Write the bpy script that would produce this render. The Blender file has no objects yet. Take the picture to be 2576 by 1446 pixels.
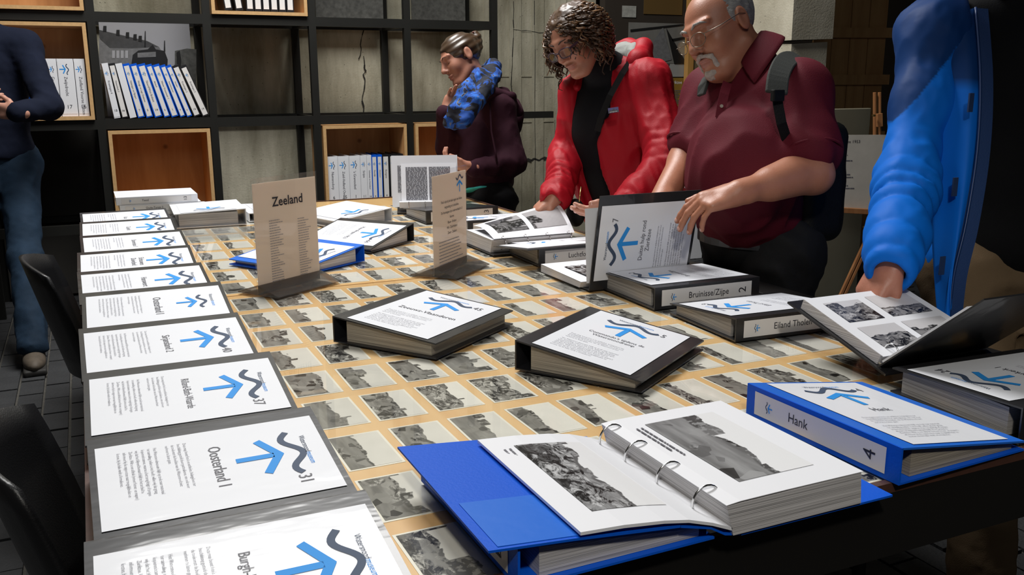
import bpy, bmesh, math, random
import numpy as np
from mathutils import Vector, Matrix
random.seed(7); np.random.seed(7)
SC = bpy.context.scene
COL = SC.collection
# ------------------------------------------------------------------ camera
CAM = np.array([0.04623, -0.86050, 1.32974]); FPX = 2305.63
CR = np.array([0.90814834, -0.41863262, -0.00364973])
CU = np.array([0.09522761, 0.19807416, 0.97555027])
CF = np.array([0.40767425, 0.88629191, -0.2197461])
cd = bpy.data.cameras.new('camera'); cam = bpy.data.objects.new('camera', cd); COL.objects.link(cam)
cd.sensor_fit = 'HORIZONTAL'; cd.sensor_width = 36.0; cd.lens = 36.0 * FPX / 2576.0
cd.clip_start = 0.02; cd.clip_end = 60
m = Matrix.Identity(4)
for i in range(3):
    m[i][0] = CR[i]; m[i][1] = CU[i]; m[i][2] = -CF[i]; m[i][3] = CAM[i]
cam.matrix_world = m
SC.camera = cam
# ------------------------------------------------------------------ world, light, exposure
w = bpy.data.worlds.new('world'); SC.world = w; w.use_nodes = True
w.node_tree.nodes['Background'].inputs[0].default_value = (0.75, 0.85, 1.0, 1)
w.node_tree.nodes['Background'].inputs[1].default_value = 0.012
SC.view_settings.view_transform = 'Standard'; SC.view_settings.look = 'None'
SC.view_settings.gamma = 1.0; SC.view_settings.use_curve_mapping = False
SC.view_settings.exposure = 0.0
def area(name, loc, target, sx, sy, power, col):
    l = bpy.data.lights.new(name, 'AREA'); l.shape = 'RECTANGLE'; l.size = sx; l.size_y = sy
    l.energy = power; l.color = col
    o = bpy.data.objects.new(name, l); COL.objects.link(o); o.location = loc
    d = Vector(target) - Vector(loc)
    o.rotation_euler = d.to_track_quat('-Z', 'Y').to_euler()
    return o
area('skylight_lamp', (1.0, 3.15, 4.35), (1.0, 3.05, 0.0), 1.9, 1.9, 240, (1.0, 0.99, 0.97))
area('added_fill_area', (0.1, -1.6, 4.0), (0.9, 0.8, 0.8), 1.6, 1.6, 16, (0.93, 0.97, 1.0))  # added soft fill from behind the camera, no such opening is known
sl = bpy.data.lights.new('added_fill_spot', 'SPOT'); sl.energy = 165; sl.spot_size = math.radians(44); sl.spot_blend = 0.7; sl.shadow_soft_size = 0.12; sl.color = (1.0, 0.95, 0.86)  # added warm fill aimed at the near table; the fixture is invented
so = bpy.data.objects.new('added_fill_spot', sl); COL.objects.link(so); so.location = (-0.3, -1.9, 3.1)
so.rotation_euler = (Vector((0.85, 0.45, 0.78)) - so.location).to_track_quat('-Z', 'Y').to_euler()

T = 0.78                                    # table top height
def P(px, py, D):                           # point of the photograph at depth D in front of the camera
    return CAM + D * (CF + CR * (px - 1288) / FPX - CU * (py - 723) / FPX)
def cv(a, b, c):                            # direction: a right, b up, c towards the camera
    v = CR * a + CU * b - CF * c
    return v / np.linalg.norm(v)
# ------------------------------------------------------------------ helpers
def link(o, parent=None):
    COL.objects.link(o)
    if parent is not None: o.parent = parent
    return o
def tag(o, label, cat, group=None):
    o['label'] = label; o['category'] = cat
    if group: o['group'] = group
    return o
def empty(name, loc=(0, 0, 0), rz=0.0):
    o = bpy.data.objects.new(name, None); o.empty_display_size = 0.05
    COL.objects.link(o); o.location = loc; o.rotation_euler = (0, 0, rz)
    return o
class MB:
    def __init__(s): s.v = []; s.f = []; s.mi = []
    def add(s, vs, fs, mi=0):
        n = len(s.v); s.v += [tuple(float(c) for c in q) for q in vs]
        for f in fs: s.f.append(tuple(i + n for i in f)); s.mi.append(mi)
        return s
    def box(s, x0, x1, y0, y1, z0, z1, mi=0):
        return s.add([(x0,y0,z0),(x1,y0,z0),(x1,y1,z0),(x0,y1,z0),(x0,y0,z1),(x1,y0,z1),(x1,y1,z1),(x0,y1,z1)],
            [(0,3,2,1),(4,5,6,7),(0,1,5,4),(1,2,6,5),(2,3,7,6),(3,0,4,7)], mi)
    def hexa(s, b, t, mi=0):                # bottom ring and top ring of equal length, ccw from above
        n = len(b)
        return s.add(list(b) + list(t), [tuple(range(n))[::-1], tuple(range(n, 2*n))] +
            [(i, (i+1) % n, n + (i+1) % n, n + i) for i in range(n)], mi)
    def quad(s, a, b, c, d, mi=0): return s.add([a, b, c, d], [(0, 1, 2, 3)], mi)
    def tube(s, pts, rad, n=8, mi=0, cap=True):
        pts = [np.array(p, float) for p in pts]
        if not hasattr(rad, '__len__'): rad = [rad] * len(pts)
        vs = []; fs = []
        t0 = pts[1] - pts[0]; ref = np.array([0, 0, 1.0]) if abs(t0[2]) < 0.9 * np.linalg.norm(t0) else np.array([1.0, 0, 0])
        for i, p in enumerate(pts):
            t = pts[min(i+1, len(pts)-1)] - pts[max(i-1, 0)]; t = t / (np.linalg.norm(t) + 1e-12)
            a = ref - t * (ref @ t); a /= (np.linalg.norm(a) + 1e-12); ref = a; b = np.cross(t, a)
            for k in range(n):
                an = 2 * math.pi * k / n
                vs.append(p + rad[i] * (math.cos(an) * a + math.sin(an) * b))
        for i in range(len(pts) - 1):
            for k in range(n):
                fs.append((i*n+k, i*n+(k+1) % n, (i+1)*n+(k+1) % n, (i+1)*n+k))
        if cap: fs.append(tuple(range(n))[::-1]); fs.append(tuple(range((len(pts)-1)*n, len(pts)*n)))
        return s.add(vs, fs, mi)
    def ribbon(s, pts, wd, up, th=0.004, mi=0):   # flat band along pts, width dir = up x tangent
        L = len(pts); pts = [np.array(p, float) for p in pts]; vs = []; fs = []
        for i, p in enumerate(pts):
            t = pts[min(i+1, L-1)] - pts[max(i-1, 0)]; t /= np.linalg.norm(t)
            n = np.array(up[i] if hasattr(up[0], '__len__') else up, float); n = n - t * (n @ t); n /= np.linalg.norm(n); sd = np.cross(n, t)
            hw = (wd[i] if hasattr(wd, '__len__') else wd) / 2
            vs += [p - sd*hw - n*th/2, p + sd*hw - n*th/2, p + sd*hw + n*th/2, p - sd*hw + n*th/2]
        for i in range(L-1):
            for k in range(4): fs.append((i*4+k, i*4+(k+1) % 4, (i+1)*4+(k+1) % 4, (i+1)*4+k))
        fs += [(3,2,1,0), tuple((L-1)*4+k for k in range(4))]
        return s.add(vs, fs, mi)
    def mesh(s, name, mats, smooth=False):
        me = bpy.data.meshes.new(name); me.from_pydata(s.v, [], s.f)
        if not isinstance(mats, (list, tuple)): mats = [mats]
        for q in mats: me.materials.append(q)
        if len(mats) > 1: me.polygons.foreach_set('material_index', s.mi)
        if smooth: me.polygons.foreach_set('use_smooth', [True] * len(me.polygons))
        me.update(); return me
    def obj(s, name, mats, parent=None, smooth=False, bevel=0.0):
        o = bpy.data.objects.new(name, s.mesh(name, mats, smooth)); link(o, parent)
        if bevel:
            b = o.modifiers.new('bevel', 'BEVEL'); b.width = bevel; b.segments = 2; b.limit_method = 'ANGLE'
        return o
def inst(me, name, parent=None, loc=(0, 0, 0), rot=(0, 0, 0)):
    o = bpy.data.objects.new(name, me); link(o, parent); o.location = loc; o.rotation_euler = rot
    return o
def struct(o): o['kind'] = 'structure'; return o
# ------------------------------------------------------------------ materials
def nodes(name):
    ma = bpy.data.materials.new(name); ma.use_nodes = True
    nt = ma.node_tree; return ma, nt, nt.nodes['Principled BSDF']
def N(nt, t, **kw):
    n = nt.nodes.new('ShaderNode' + t)
    for k, v in kw.items():
        if k in n.inputs: n.inputs[k].default_value = v
        else: setattr(n, k, v)
    return n
def mat(name, col, rough=0.5, metal=0.0, spec=0.5, var=0.0, vscale=8.0, bump=0.0, bscale=40.0, coat=0.0, stretch=None, croughs=0.1, sheen=0.0):
    ma, nt, b = nodes(name)
    b.inputs['Base Color'].default_value = (*col, 1); b.inputs['Roughness'].default_value = rough
    b.inputs['Metallic'].default_value = metal; b.inputs['Specular IOR Level'].default_value = spec
    b.inputs['Coat Weight'].default_value = coat; b.inputs['Coat Roughness'].default_value = croughs
    if sheen: b.inputs['Sheen Weight'].default_value = sheen
    tc = N(nt, 'TexCoord'); src = tc.outputs['Object']
    if stretch:
        mp = N(nt, 'Mapping'); mp.inputs['Scale'].default_value = stretch
        nt.links.new(src, mp.inputs[0]); src = mp.outputs[0]
    if var:
        no = N(nt, 'TexNoise', Scale=vscale, Detail=5.0, Roughness=0.6); nt.links.new(src, no.inputs['Vector'])
        mx = N(nt, 'Mix', data_type='RGBA')
        mx.inputs[6].default_value = (*[c * (1 - var) for c in col], 1); mx.inputs[7].default_value = (*[min(1, c * (1 + var)) for c in col], 1)
        nt.links.new(no.outputs['Fac'], mx.inputs[0]); nt.links.new(mx.outputs[2], b.inputs['Base Color'])
    if bump:
        n2 = N(nt, 'TexNoise', Scale=bscale, Detail=3.0); nt.links.new(src, n2.inputs['Vector'])
        bp = N(nt, 'Bump', Strength=1.0, Distance=bump); nt.links.new(n2.outputs['Fac'], bp.inputs['Height'])
        nt.links.new(bp.outputs[0], b.inputs['Normal'])
        if coat: nt.links.new(bp.outputs[0], b.inputs['Coat Normal'])
    return ma
def wood(name, c1, c2, axis='Y', scale=3.0, rough=0.45, knots=True, coat=0.0):
    ma, nt, b = nodes(name); b.inputs['Roughness'].default_value = rough; b.inputs['Coat Weight'].default_value = coat
    tc = N(nt, 'TexCoord'); mp = N(nt, 'Mapping'); nt.links.new(tc.outputs['Object'], mp.inputs[0])
    sc = {'X': (0.12, 1, 1), 'Y': (1, 0.12, 1), 'Z': (1, 1, 0.12)}[axis]
    mp.inputs['Scale'].default_value = sc
    n1 = N(nt, 'TexNoise', Scale=scale, Detail=4.0, Distortion=0.6); nt.links.new(mp.outputs[0], n1.inputs['Vector'])
    ml = N(nt, 'Math', operation='MULTIPLY'); ml.inputs[1].default_value = 14.0; nt.links.new(n1.outputs['Fac'], ml.inputs[0])
    fr = N(nt, 'Math', operation='PINGPONG'); fr.inputs[1].default_value = 1.0; nt.links.new(ml.outputs[0], fr.inputs[0])
    n2 = N(nt, 'TexNoise', Scale=60.0, Detail=3.0); nt.links.new(mp.outputs[0], n2.inputs['Vector'])
    ad = N(nt, 'Math', operation='MULTIPLY_ADD'); ad.inputs[1].default_value = 0.55; nt.links.new(fr.outputs[0], ad.inputs[0])
    m3 = N(nt, 'Math', operation='MULTIPLY'); m3.inputs[1].default_value = 0.5; nt.links.new(n2.outputs['Fac'], m3.inputs[0]); nt.links.new(m3.outputs[0], ad.inputs[2])
    mx = N(nt, 'Mix', data_type='RGBA'); mx.inputs[6].default_value = (*c1, 1); mx.inputs[7].default_value = (*c2, 1)
    nt.links.new(ad.outputs[0], mx.inputs[0]); out = mx.outputs[2]
    if knots:
        vo = N(nt, 'TexVoronoi', Scale=3.3); nt.links.new(tc.outputs['Object'], vo.inputs['Vector'])
        lt = N(nt, 'MapRange'); lt.inputs[1].default_value = 0.03; lt.inputs[2].default_value = 0.07; lt.inputs[3].default_value = 1; lt.inputs[4].default_value = 0
        nt.links.new(vo.outputs['Distance'], lt.inputs[0])
        m4 = N(nt, 'Mix', data_type='RGBA'); m4.inputs[7].default_value = (c1[0]*0.35, c1[1]*0.28, c1[2]*0.22, 1)
        nt.links.new(lt.outputs[0], m4.inputs[0]); nt.links.new(out, m4.inputs[6]); out = m4.outputs[2]
    nt.links.new(out, b.inputs['Base Color']); return ma
def concrete(name, base, stain, vertical=True):
    ma, nt, b = nodes(name); b.inputs['Roughness'].default_value = 0.85
    tc = N(nt, 'TexCoord'); mp = N(nt, 'Mapping'); nt.links.new(tc.outputs['Object'], mp.inputs[0])
    mp.inputs['Scale'].default_value = (1, 1, 0.22) if vertical else (1, 1, 1)
    n1 = N(nt, 'TexNoise', Scale=4.0, Detail=8.0, Roughness=0.65); nt.links.new(mp.outputs[0], n1.inputs['Vector'])
    n2 = N(nt, 'TexNoise', Scale=1.3, Detail=4.0); nt.links.new(tc.outputs['Object'], n2.inputs['Vector'])
    n3 = N(nt, 'TexNoise', Scale=90.0, Detail=4.0); nt.links.new(tc.outputs['Object'], n3.inputs['Vector'])
    r1 = N(nt, 'ValToRGB'); r1.color_ramp.elements[0].position = 0.35; r1.color_ramp.elements[1].position = 0.68
    r1.color_ramp.elements[0].color = (*stain, 1); r1.color_ramp.elements[1].color = (*base, 1)
    nt.links.new(n1.outputs['Fac'], r1.inputs[0])
    mx = N(nt, 'Mix', data_type='RGBA', blend_type='MULTIPLY'); mx.inputs[0].default_value = 0.7
    r2 = N(nt, 'ValToRGB'); r2.color_ramp.elements[0].position = 0.3; r2.color_ramp.elements[0].color = (0.45, 0.42, 0.36, 1); r2.color_ramp.elements[1].position = 0.6
    nt.links.new(n2.outputs['Fac'], r2.inputs[0]); nt.links.new(r1.outputs[0], mx.inputs[6]); nt.links.new(r2.outputs[0], mx.inputs[7])
    vo = N(nt, 'TexVoronoi', Scale=22.0); nt.links.new(tc.outputs['Object'], vo.inputs['Vector'])
    pt = N(nt, 'MapRange'); pt.inputs[1].default_value = 0.04; pt.inputs[2].default_value = 0.1; pt.inputs[3].default_value = 0.35; pt.inputs[4].default_value = 1
    nt.links.new(vo.outputs['Distance'], pt.inputs[0])
    m2 = N(nt, 'Mix', data_type='RGBA', blend_type='MULTIPLY'); m2.inputs[0].default_value = 1.0
    nt.links.new(mx.outputs[2], m2.inputs[6]); nt.links.new(pt.outputs[0], m2.inputs[7])
    nt.links.new(m2.outputs[2], b.inputs['Base Color'])
    bp = N(nt, 'Bump', Strength=0.5, Distance=0.004); nt.links.new(n3.outputs['Fac'], bp.inputs['Height']); nt.links.new(bp.outputs[0], b.inputs['Normal'])
    return ma
def picture(name, L, tint=(1, 0.97, 0.86), bright=1.0, scale=1.0, sky0=0.56, horizon=0.3, hvar=0.4, dark=0.07):
    """black-and-white landscape print; local x runs from the foreground (0) to the sky (L)"""
    ma, nt, b = nodes(name); b.inputs['Roughness'].default_value = 0.3; b.inputs['Specular IOR Level'].default_value = 0.3
    tc = N(nt, 'TexCoord'); oi = N(nt, 'ObjectInfo')
    sx = N(nt, 'SeparateXYZ'); nt.links.new(tc.outputs['Object'], sx.inputs[0])
    off = N(nt, 'VectorMath', operation='SCALE'); off.inputs[0].default_value = (37.0, 91.0, 53.0); nt.links.new(oi.outputs['Random'], off.inputs['Scale'])
    ad = N(nt, 'VectorMath', operation='ADD'); nt.links.new(tc.outputs['Object'], ad.inputs[0]); nt.links.new(off.outputs[0], ad.inputs[1])
    def M(op, a, bb, c=None):
        n = N(nt, 'Math', operation=op)
        for i, q in enumerate((a, bb, c)):
            if q is None: continue
            if isinstance(q, (int, float)): n.inputs[i].default_value = q
            else: nt.links.new(q, n.inputs[i])
        return n.outputs[0]
    def noise(sc, det=4.0, rough=0.6, mapv=None, dist=0.0):
        n = N(nt, 'TexNoise', Scale=sc * scale, Detail=det, Roughness=rough, Distortion=dist)
        src = ad.outputs[0]
        if mapv:
            mp = N(nt, 'Mapping'); mp.inputs['Scale'].default_value = mapv; nt.links.new(src, mp.inputs[0]); src = mp.outputs[0]
        nt.links.new(src, n.inputs['Vector']); return n.outputs['Fac']
    def ramp(v, lo, hi, a=0.0, bb=1.0):
        r = N(nt, 'MapRange')
        for i, q in enumerate((v, lo, hi, a, bb)):
            if isinstance(q, (int, float)): r.inputs[i].default_value = q
            else: nt.links.new(q, r.inputs[i])
        return r.outputs[0]
    def mix(f, a, bb):
        m_ = N(nt, 'Mix')
        for i, q in zip((0, 2, 3), (f, a, bb)):
            if isinstance(q, (int, float)): m_.inputs[i].default_value = q
            else: nt.links.new(q, m_.inputs[i])
        return m_.outputs[0]
    def rnd(k): return M('FRACT', M('MULTIPLY', oi.outputs['Random'], k), 0.0)
    r7, r13, r29, r41 = rnd(7.31), rnd(13.7), rnd(29.3), rnd(41.9)
    x = sx.outputs[0]
    # skyline: gentle land plus blocky houses, boats and trees
    vo = N(nt, 'TexVoronoi', Scale=34.0 * scale, distance='CHEBYCHEV'); mpv = N(nt, 'Mapping'); mpv.inputs['Scale'].default_value = (0.02, 1, 1)
    nt.links.new(ad.outputs[0], mpv.inputs[0]); nt.links.new(mpv.outputs[0], vo.inputs['Vector'])
    sp = N(nt, 'SeparateColor'); nt.links.new(vo.outputs['Color'], sp.inputs[0])
    hor = M('MULTIPLY_ADD', r7, hvar * L, horizon * L)
    hor = M('MULTIPLY_ADD', noise(11.0, 2.0, 0.5, (0.1, 1, 1)), 0.5 * L, M('SUBTRACT', hor, 0.25 * L))
    house = M('MULTIPLY', M('GREATER_THAN', sp.outputs[0], 0.62), M('MULTIPLY_ADD', sp.outputs[1], 0.35 * L, 0.05 * L))
    house = M('MULTIPLY_ADD', M('SUBTRACT', 0.5, M('MULTIPLY', vo.outputs['Distance'], 1.0)), 0.12 * L, house)
    hor2 = M('MULTIPLY_ADD', noise(70.0, 4.0, 0.7, (0.3, 1, 1)), 0.10 * L, M('ADD', hor, M('MULTIPLY', house, r29)))
    isky = ramp(M('SUBTRACT', x, hor2), -0.004 * L, 0.012 * L)
    iland = ramp(M('SUBTRACT', x, hor), -0.01 * L, 0.02 * L)
    # ground: smooth water or rough wreckage with streaks
    rough_g = M('MULTIPLY_ADD', noise(75.0, 8.0, 0.8, (1, 0.55, 1), 0.8), 4.4, -1.95)
    smooth_g = M('MULTIPLY_ADD', noise(30.0, 3.0, 0.5, (2.2, 0.35, 1)), 0.5, 0.03)
    patch = ramp(M('ADD', noise(17.0, 2.0), M('MULTIPLY_ADD', r41, 0.5, -0.25)), 0.46, 0.56)
    g = mix(patch, smooth_g, rough_g)
    vb = N(nt, 'TexVoronoi', Scale=60.0 * scale); nt.links.new(ad.outputs[0], vb.inputs['Vector'])
    spb = N(nt, 'SeparateColor'); nt.links.new(vb.outputs['Color'], spb.inputs[0])
    g = mix(M('MULTIPLY', M('GREATER_THAN', spb.outputs[0], 0.72), 0.8), g, M('MULTIPLY', spb.outputs[2], 0.42))
    g = M('SUBTRACT', M('MAXIMUM', M('MINIMUM', g, 0.62), 0.012), dark)
    bld = mix(ramp(noise(120.0, 2.0, 0.5, (1, 1, 1)), 0.52, 0.58), M('MULTIPLY_ADD', sp.outputs[2], 0.16, 0.005), 0.28)
    land = mix(iland, g, bld)
    sky = M('MULTIPLY_ADD', noise(14.0, 4.0), 0.18, M('MULTIPLY_ADD', r13, 0.14, sky0))
    v = M('MINIMUM', M('MAXIMUM', M('MULTIPLY', mix(isky, land, sky), bright), 0.008), 0.82)
    tn = N(nt, 'Mix', data_type='RGBA', blend_type='MULTIPLY'); tn.inputs[0].default_value = 1.0
    nt.links.new(v, tn.inputs[6]); tn.inputs[7].default_value = (*tint, 1)
    nt.links.new(tn.outputs[2], b.inputs['Base Color']); return ma
def thin_clear(name, rough=0.02, tint=(1, 1, 1), ior=1.45, haze=0.0, k=0.5):
    """thin clear plastic: transparent, with a Schlick mirror term that is the same on both faces"""
    ma, nt, b = nodes(name); nt.nodes.remove(b)
    tr = N(nt, 'BsdfTransparent'); tr.inputs[0].default_value = (*tint, 1)
    gl = N(nt, 'BsdfGlossy', Roughness=rough); mx = N(nt, 'MixShader'); ge = N(nt, 'NewGeometry')
    dt = N(nt, 'VectorMath', operation='DOT_PRODUCT'); nt.links.new(ge.outputs['Normal'], dt.inputs[0]); nt.links.new(ge.outputs['Incoming'], dt.inputs[1])
    ab = N(nt, 'Math', operation='ABSOLUTE'); nt.links.new(dt.outputs['Value'], ab.inputs[0])
    om = N(nt, 'Math', operation='SUBTRACT'); om.inputs[0].default_value = 1.0; nt.links.new(ab.outputs[0], om.inputs[1])
    pw = N(nt, 'Math', operation='POWER'); pw.inputs[1].default_value = 5.0; nt.links.new(om.outputs[0], pw.inputs[0])
    f0 = ((ior - 1) / (ior + 1)) ** 2
    sc = N(nt, 'Math', operation='MULTIPLY_ADD'); sc.inputs[1].default_value = (1 - f0) * k; sc.inputs[2].default_value = f0; nt.links.new(pw.outputs[0], sc.inputs[0])
    nt.links.new(sc.outputs[0], mx.inputs[0]); nt.links.new(tr.outputs[0], mx.inputs[1]); nt.links.new(gl.outputs[0], mx.inputs[2])
    out = mx.outputs[0]
    if haze:
        df = N(nt, 'BsdfDiffuse'); df.inputs[0].default_value = (0.9, 0.9, 0.9, 1); m2 = N(nt, 'MixShader'); m2.inputs[0].default_value = haze
        nt.links.new(out, m2.inputs[1]); nt.links.new(df.outputs[0], m2.inputs[2]); out = m2.outputs[0]
    nt.links.new(out, nt.nodes['Material Output'].inputs[0]); return ma
def pages_mat(name, col, axis=2, freq=900.0):
    ma, nt, b = nodes(name); b.inputs['Roughness'].default_value = 0.6
    tc = N(nt, 'TexCoord'); mp = N(nt, 'Mapping'); nt.links.new(tc.outputs['Object'], mp.inputs[0])
    s = [3.0, 3.0, 3.0]; s[axis] = freq; mp.inputs['Scale'].default_value = s
    no = N(nt, 'TexNoise', Scale=1.0, Detail=3.0); nt.links.new(mp.outputs[0], no.inputs['Vector'])
    r = N(nt, 'ValToRGB'); r.color_ramp.elements[0].position = 0.35; r.color_ramp.elements[1].position = 0.6
    r.color_ramp.elements[0].color = (*[c * 0.45 for c in col], 1); r.color_ramp.elements[1].color = (*col, 1)
    nt.links.new(no.outputs['Fac'], r.inputs[0]); nt.links.new(r.outputs[0], b.inputs['Base Color'])
    bp = N(nt, 'Bump', Strength=0.6, Distance=0.001); nt.links.new(no.outputs['Fac'], bp.inputs['Height']); nt.links.new(bp.outputs[0], b.inputs['Normal'])
    return ma
M_BLACK = mat('black_vinyl', (0.012, 0.012, 0.014), 0.38, bump=0.0008, bscale=60, coat=0.35, croughs=0.28)
M_FILM = mat('black_vinyl_pocket', (0.020, 0.020, 0.022), 0.4, bump=0.0010, bscale=14, coat=0.45, croughs=0.10, stretch=(1.6, 0.5, 1), spec=0.25)
M_BLUE = mat('blue_vinyl', (0.002, 0.095, 0.62), 0.5, bump=0.0003, bscale=200, spec=0.2)
M_BLUE2 = mat('blue_pocket_film', (0.018, 0.15, 0.66), 0.4, bump=0.0006, bscale=30, coat=0.12, croughs=0.2, spec=0.25)
M_WHITEV = mat('white_vinyl', (0.78, 0.79, 0.82), 0.4, coat=0.2)
M_PAPER = mat('paper', (0.80, 0.81, 0.85), 0.5)
M_SHEET = mat('pocket_paper', (0.79, 0.805, 0.85), 0.5, bump=0.0016, bscale=14, coat=0.3, croughs=0.10, stretch=(1, 0.35, 1), spec=0.25)
M_CREAM = mat('cream_paper', (0.66, 0.58, 0.50), 0.5)
M_LABEL = mat('spine_paper', (0.74, 0.72, 0.70), 0.5)
M_EDGE = pages_mat('page_edges', (0.62, 0.6, 0.6))
M_EDGE3 = pages_mat('grey_page_edges', (0.40, 0.38, 0.36))
M_EDGE2 = pages_mat('yellowed_page_edges', (0.42, 0.37, 0.29))
M_INK = mat('ink', (0.02, 0.02, 0.03), 0.6); M_INKG = mat('grey_ink', (0.10, 0.10, 0.12), 0.6); M_INKP = mat('pale_ink', (0.26, 0.26, 0.29), 0.6)
M_LBLUE = mat('logo_blue', (0.03, 0.29, 0.76), 0.6, spec=0.2); M_LGREY = mat('logo_slate', (0.06, 0.085, 0.14), 0.6, spec=0.2)
M_STEEL = mat('blackened_steel', (0.011, 0.011, 0.009), 0.55, metal=0.35, var=0.4, vscale=5)
M_CHROME = mat('chrome', (0.75, 0.75, 0.75), 0.18, metal=1.0)
M_BRASS = mat('brass', (0.7, 0.5, 0.2), 0.3, metal=1.0)
M_BOXW = wood('plywood_box', (0.70, 0.38, 0.155), (0.52, 0.25, 0.085), 'Z', 4.0)
M_BOXE = mat('plywood_edge', (0.55, 0.34, 0.15), 0.55, var=0.25, vscale=60)
M_TABLE = wood('varnished_pine_top', (0.80, 0.55, 0.255), (0.66, 0.385, 0.14), 'Y', 3.5, 0.4)
M_INSERT = mat('cream_insert', (0.86, 0.76, 0.66), 0.6)
_b = M_INSERT.node_tree.nodes['Principled BSDF']; _nt = M_INSERT.node_tree
_tl = N(_nt, 'BsdfTranslucent'); _tl.inputs[0].default_value = (0.86, 0.76, 0.66, 1); _ms = N(_nt, 'MixShader'); _ms.inputs[0].default_value = 0.5
_nt.links.new(_b.outputs[0], _ms.inputs[1]); _nt.links.new(_tl.outputs[0], _ms.inputs[2]); _nt.links.new(_ms.outputs[0], _nt.nodes['Material Output'].inputs[0])
M_TRIM = mat('red_brown_edge', (0.07, 0.03, 0.02), 0.5, var=0.5, vscale=40)
M_ACRYL = thin_clear('acrylic_sheet', 0.015, (1, 1, 1), 1.36, 0.0, 0.4)
M_SIGN = thin_clear('acrylic_sign', 0.03, (0.97, 0.97, 0.97), 1.5, 0.02)
M_SIGNB = thin_clear('acrylic_foot', 0.05, (0.42, 0.38, 0.35), 1.5, 0.05)
M_CONC = concrete('board_marked_concrete', (0.62, 0.585, 0.46), (0.27, 0.25, 0.175))
M_CONC2 = concrete('pale_concrete', (0.66, 0.62, 0.50), (0.46, 0.42, 0.32), False)
M_DARKW = mat('dark_wall_paint', (0.035, 0.032, 0.028), 0.9, var=0.4, vscale=2)
M_PAVER = mat('charcoal_paver', (0.027, 0.028, 0.030), 0.75, var=0.5, vscale=7, bump=0.003, bscale=90)
M_JOINT = mat('joint_sand', (0.075, 0.07, 0.06), 0.95, var=0.5, vscale=50)
M_PHOTO = picture('postcard_picture', 0.079, (1, 0.98, 0.87))
M_PHOTOB = picture('page_picture', 0.115, (0.97, 0.98, 1.0), 1.0, 0.75, 0.85, 0.5, 0.12, 0.05)
M_WHITEB = mat('photo_border', (0.80, 0.78, 0.66), 0.4)
# ------------------------------------------------------------------ lettering and print
_tx = {}
def text_mesh(s, size, align='LEFT', m=None, space=1.0, sx=1.0, bold=0.0):
    key = (s, round(size, 5), align, m.name, space, sx, bold)
    if key in _tx: return _tx[key]
    c = bpy.data.curves.new('lettering', 'FONT'); c.body = s; c.size = size; c.align_x = align; c.align_y = 'TOP_BASELINE'
    c.resolution_u = 2 if size > 0.01 else 1; c.space_line = space; c.offset = bold
    o = bpy.data.objects.new('lettering_tmp', c); COL.objects.link(o)
    dg = bpy.context.evaluated_depsgraph_get(); me = bpy.data.meshes.new_from_object(o.evaluated_get(dg))
    bpy.data.objects.remove(o); bpy.data.curves.remove(c)
    me.materials.clear(); me.materials.append(m)
    if sx != 1.0: me.transform(Matrix.Diagonal((sx, 1, 1, 1)))
    _tx[key] = me; return me
PARA = ("Deze map bevat foto's en artikelen, belangeloos ter\nbeschikking gesteld door particulieren, om ook voor\nde toekomst de beelden van de Watersnood niet\nverloren te laten gaan.\n\n"
        "Het Watersnoodmuseum blijft op zoek naar materiaal\nter aanvulling, indien u iets heeft, willen wij dat graag\nkopieren/scannen, waarna u het terug krijgt of zorgen\nwij dat het blijvend bewaard blijft in het archief te\nZierikzee. Wilt u een afdruk (noteer fotonr. en mapnr.)\ninformeer bij de suppoosten naar mogelijkheden en\nkosten, bij de balie vindt u formulieren.")
def strip(pts, wd):
    """flat stroke outline in the xy plane"""
    pts = [np.array(p, float) for p in pts]; v = []; f = []
    for i, p in enumerate(pts):
        t = pts[min(i+1, len(pts)-1)] - pts[max(i-1, 0)]; t /= np.linalg.norm(t); n = np.array([-t[1], t[0]])
        v += [(*(p + n*wd/2), 0), (*(p - n*wd/2), 0)]
    for i in range(len(pts)-1): f.append((2*i, 2*i+1, 2*i+3, 2*i+2))
    return v, f
def _logo():
    mb = MB()
    for a, b_, wd in (((0.0, -0.062), (0.0, -0.0108), 0.0115),):
        mb.add(*strip([a, b_], wd))
    mb.add([(0, 0.003, 0), (-0.0485, -0.022, 0), (-0.0425, -0.032, 0), (0, -0.0105, 0), (0.0425, -0.032, 0), (0.0485, -0.022, 0)], [(0, 1, 2, 3), (0, 3, 4, 5)])
    ar = mb.mesh('emblem_arrow', M_LBLUE)
    mb = MB(); ts = np.linspace(-1, 1, 25)
    mb.add(*strip([(t*0.058, 0.018 + 0.0105*math.sin(t*4.6 + 1.3) + 0.003*t) for t in ts], 0.0095))
    wv = mb.mesh('emblem_wave', M_LGREY)
    return ar, wv
ARROW, WAVE = _logo()
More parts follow.
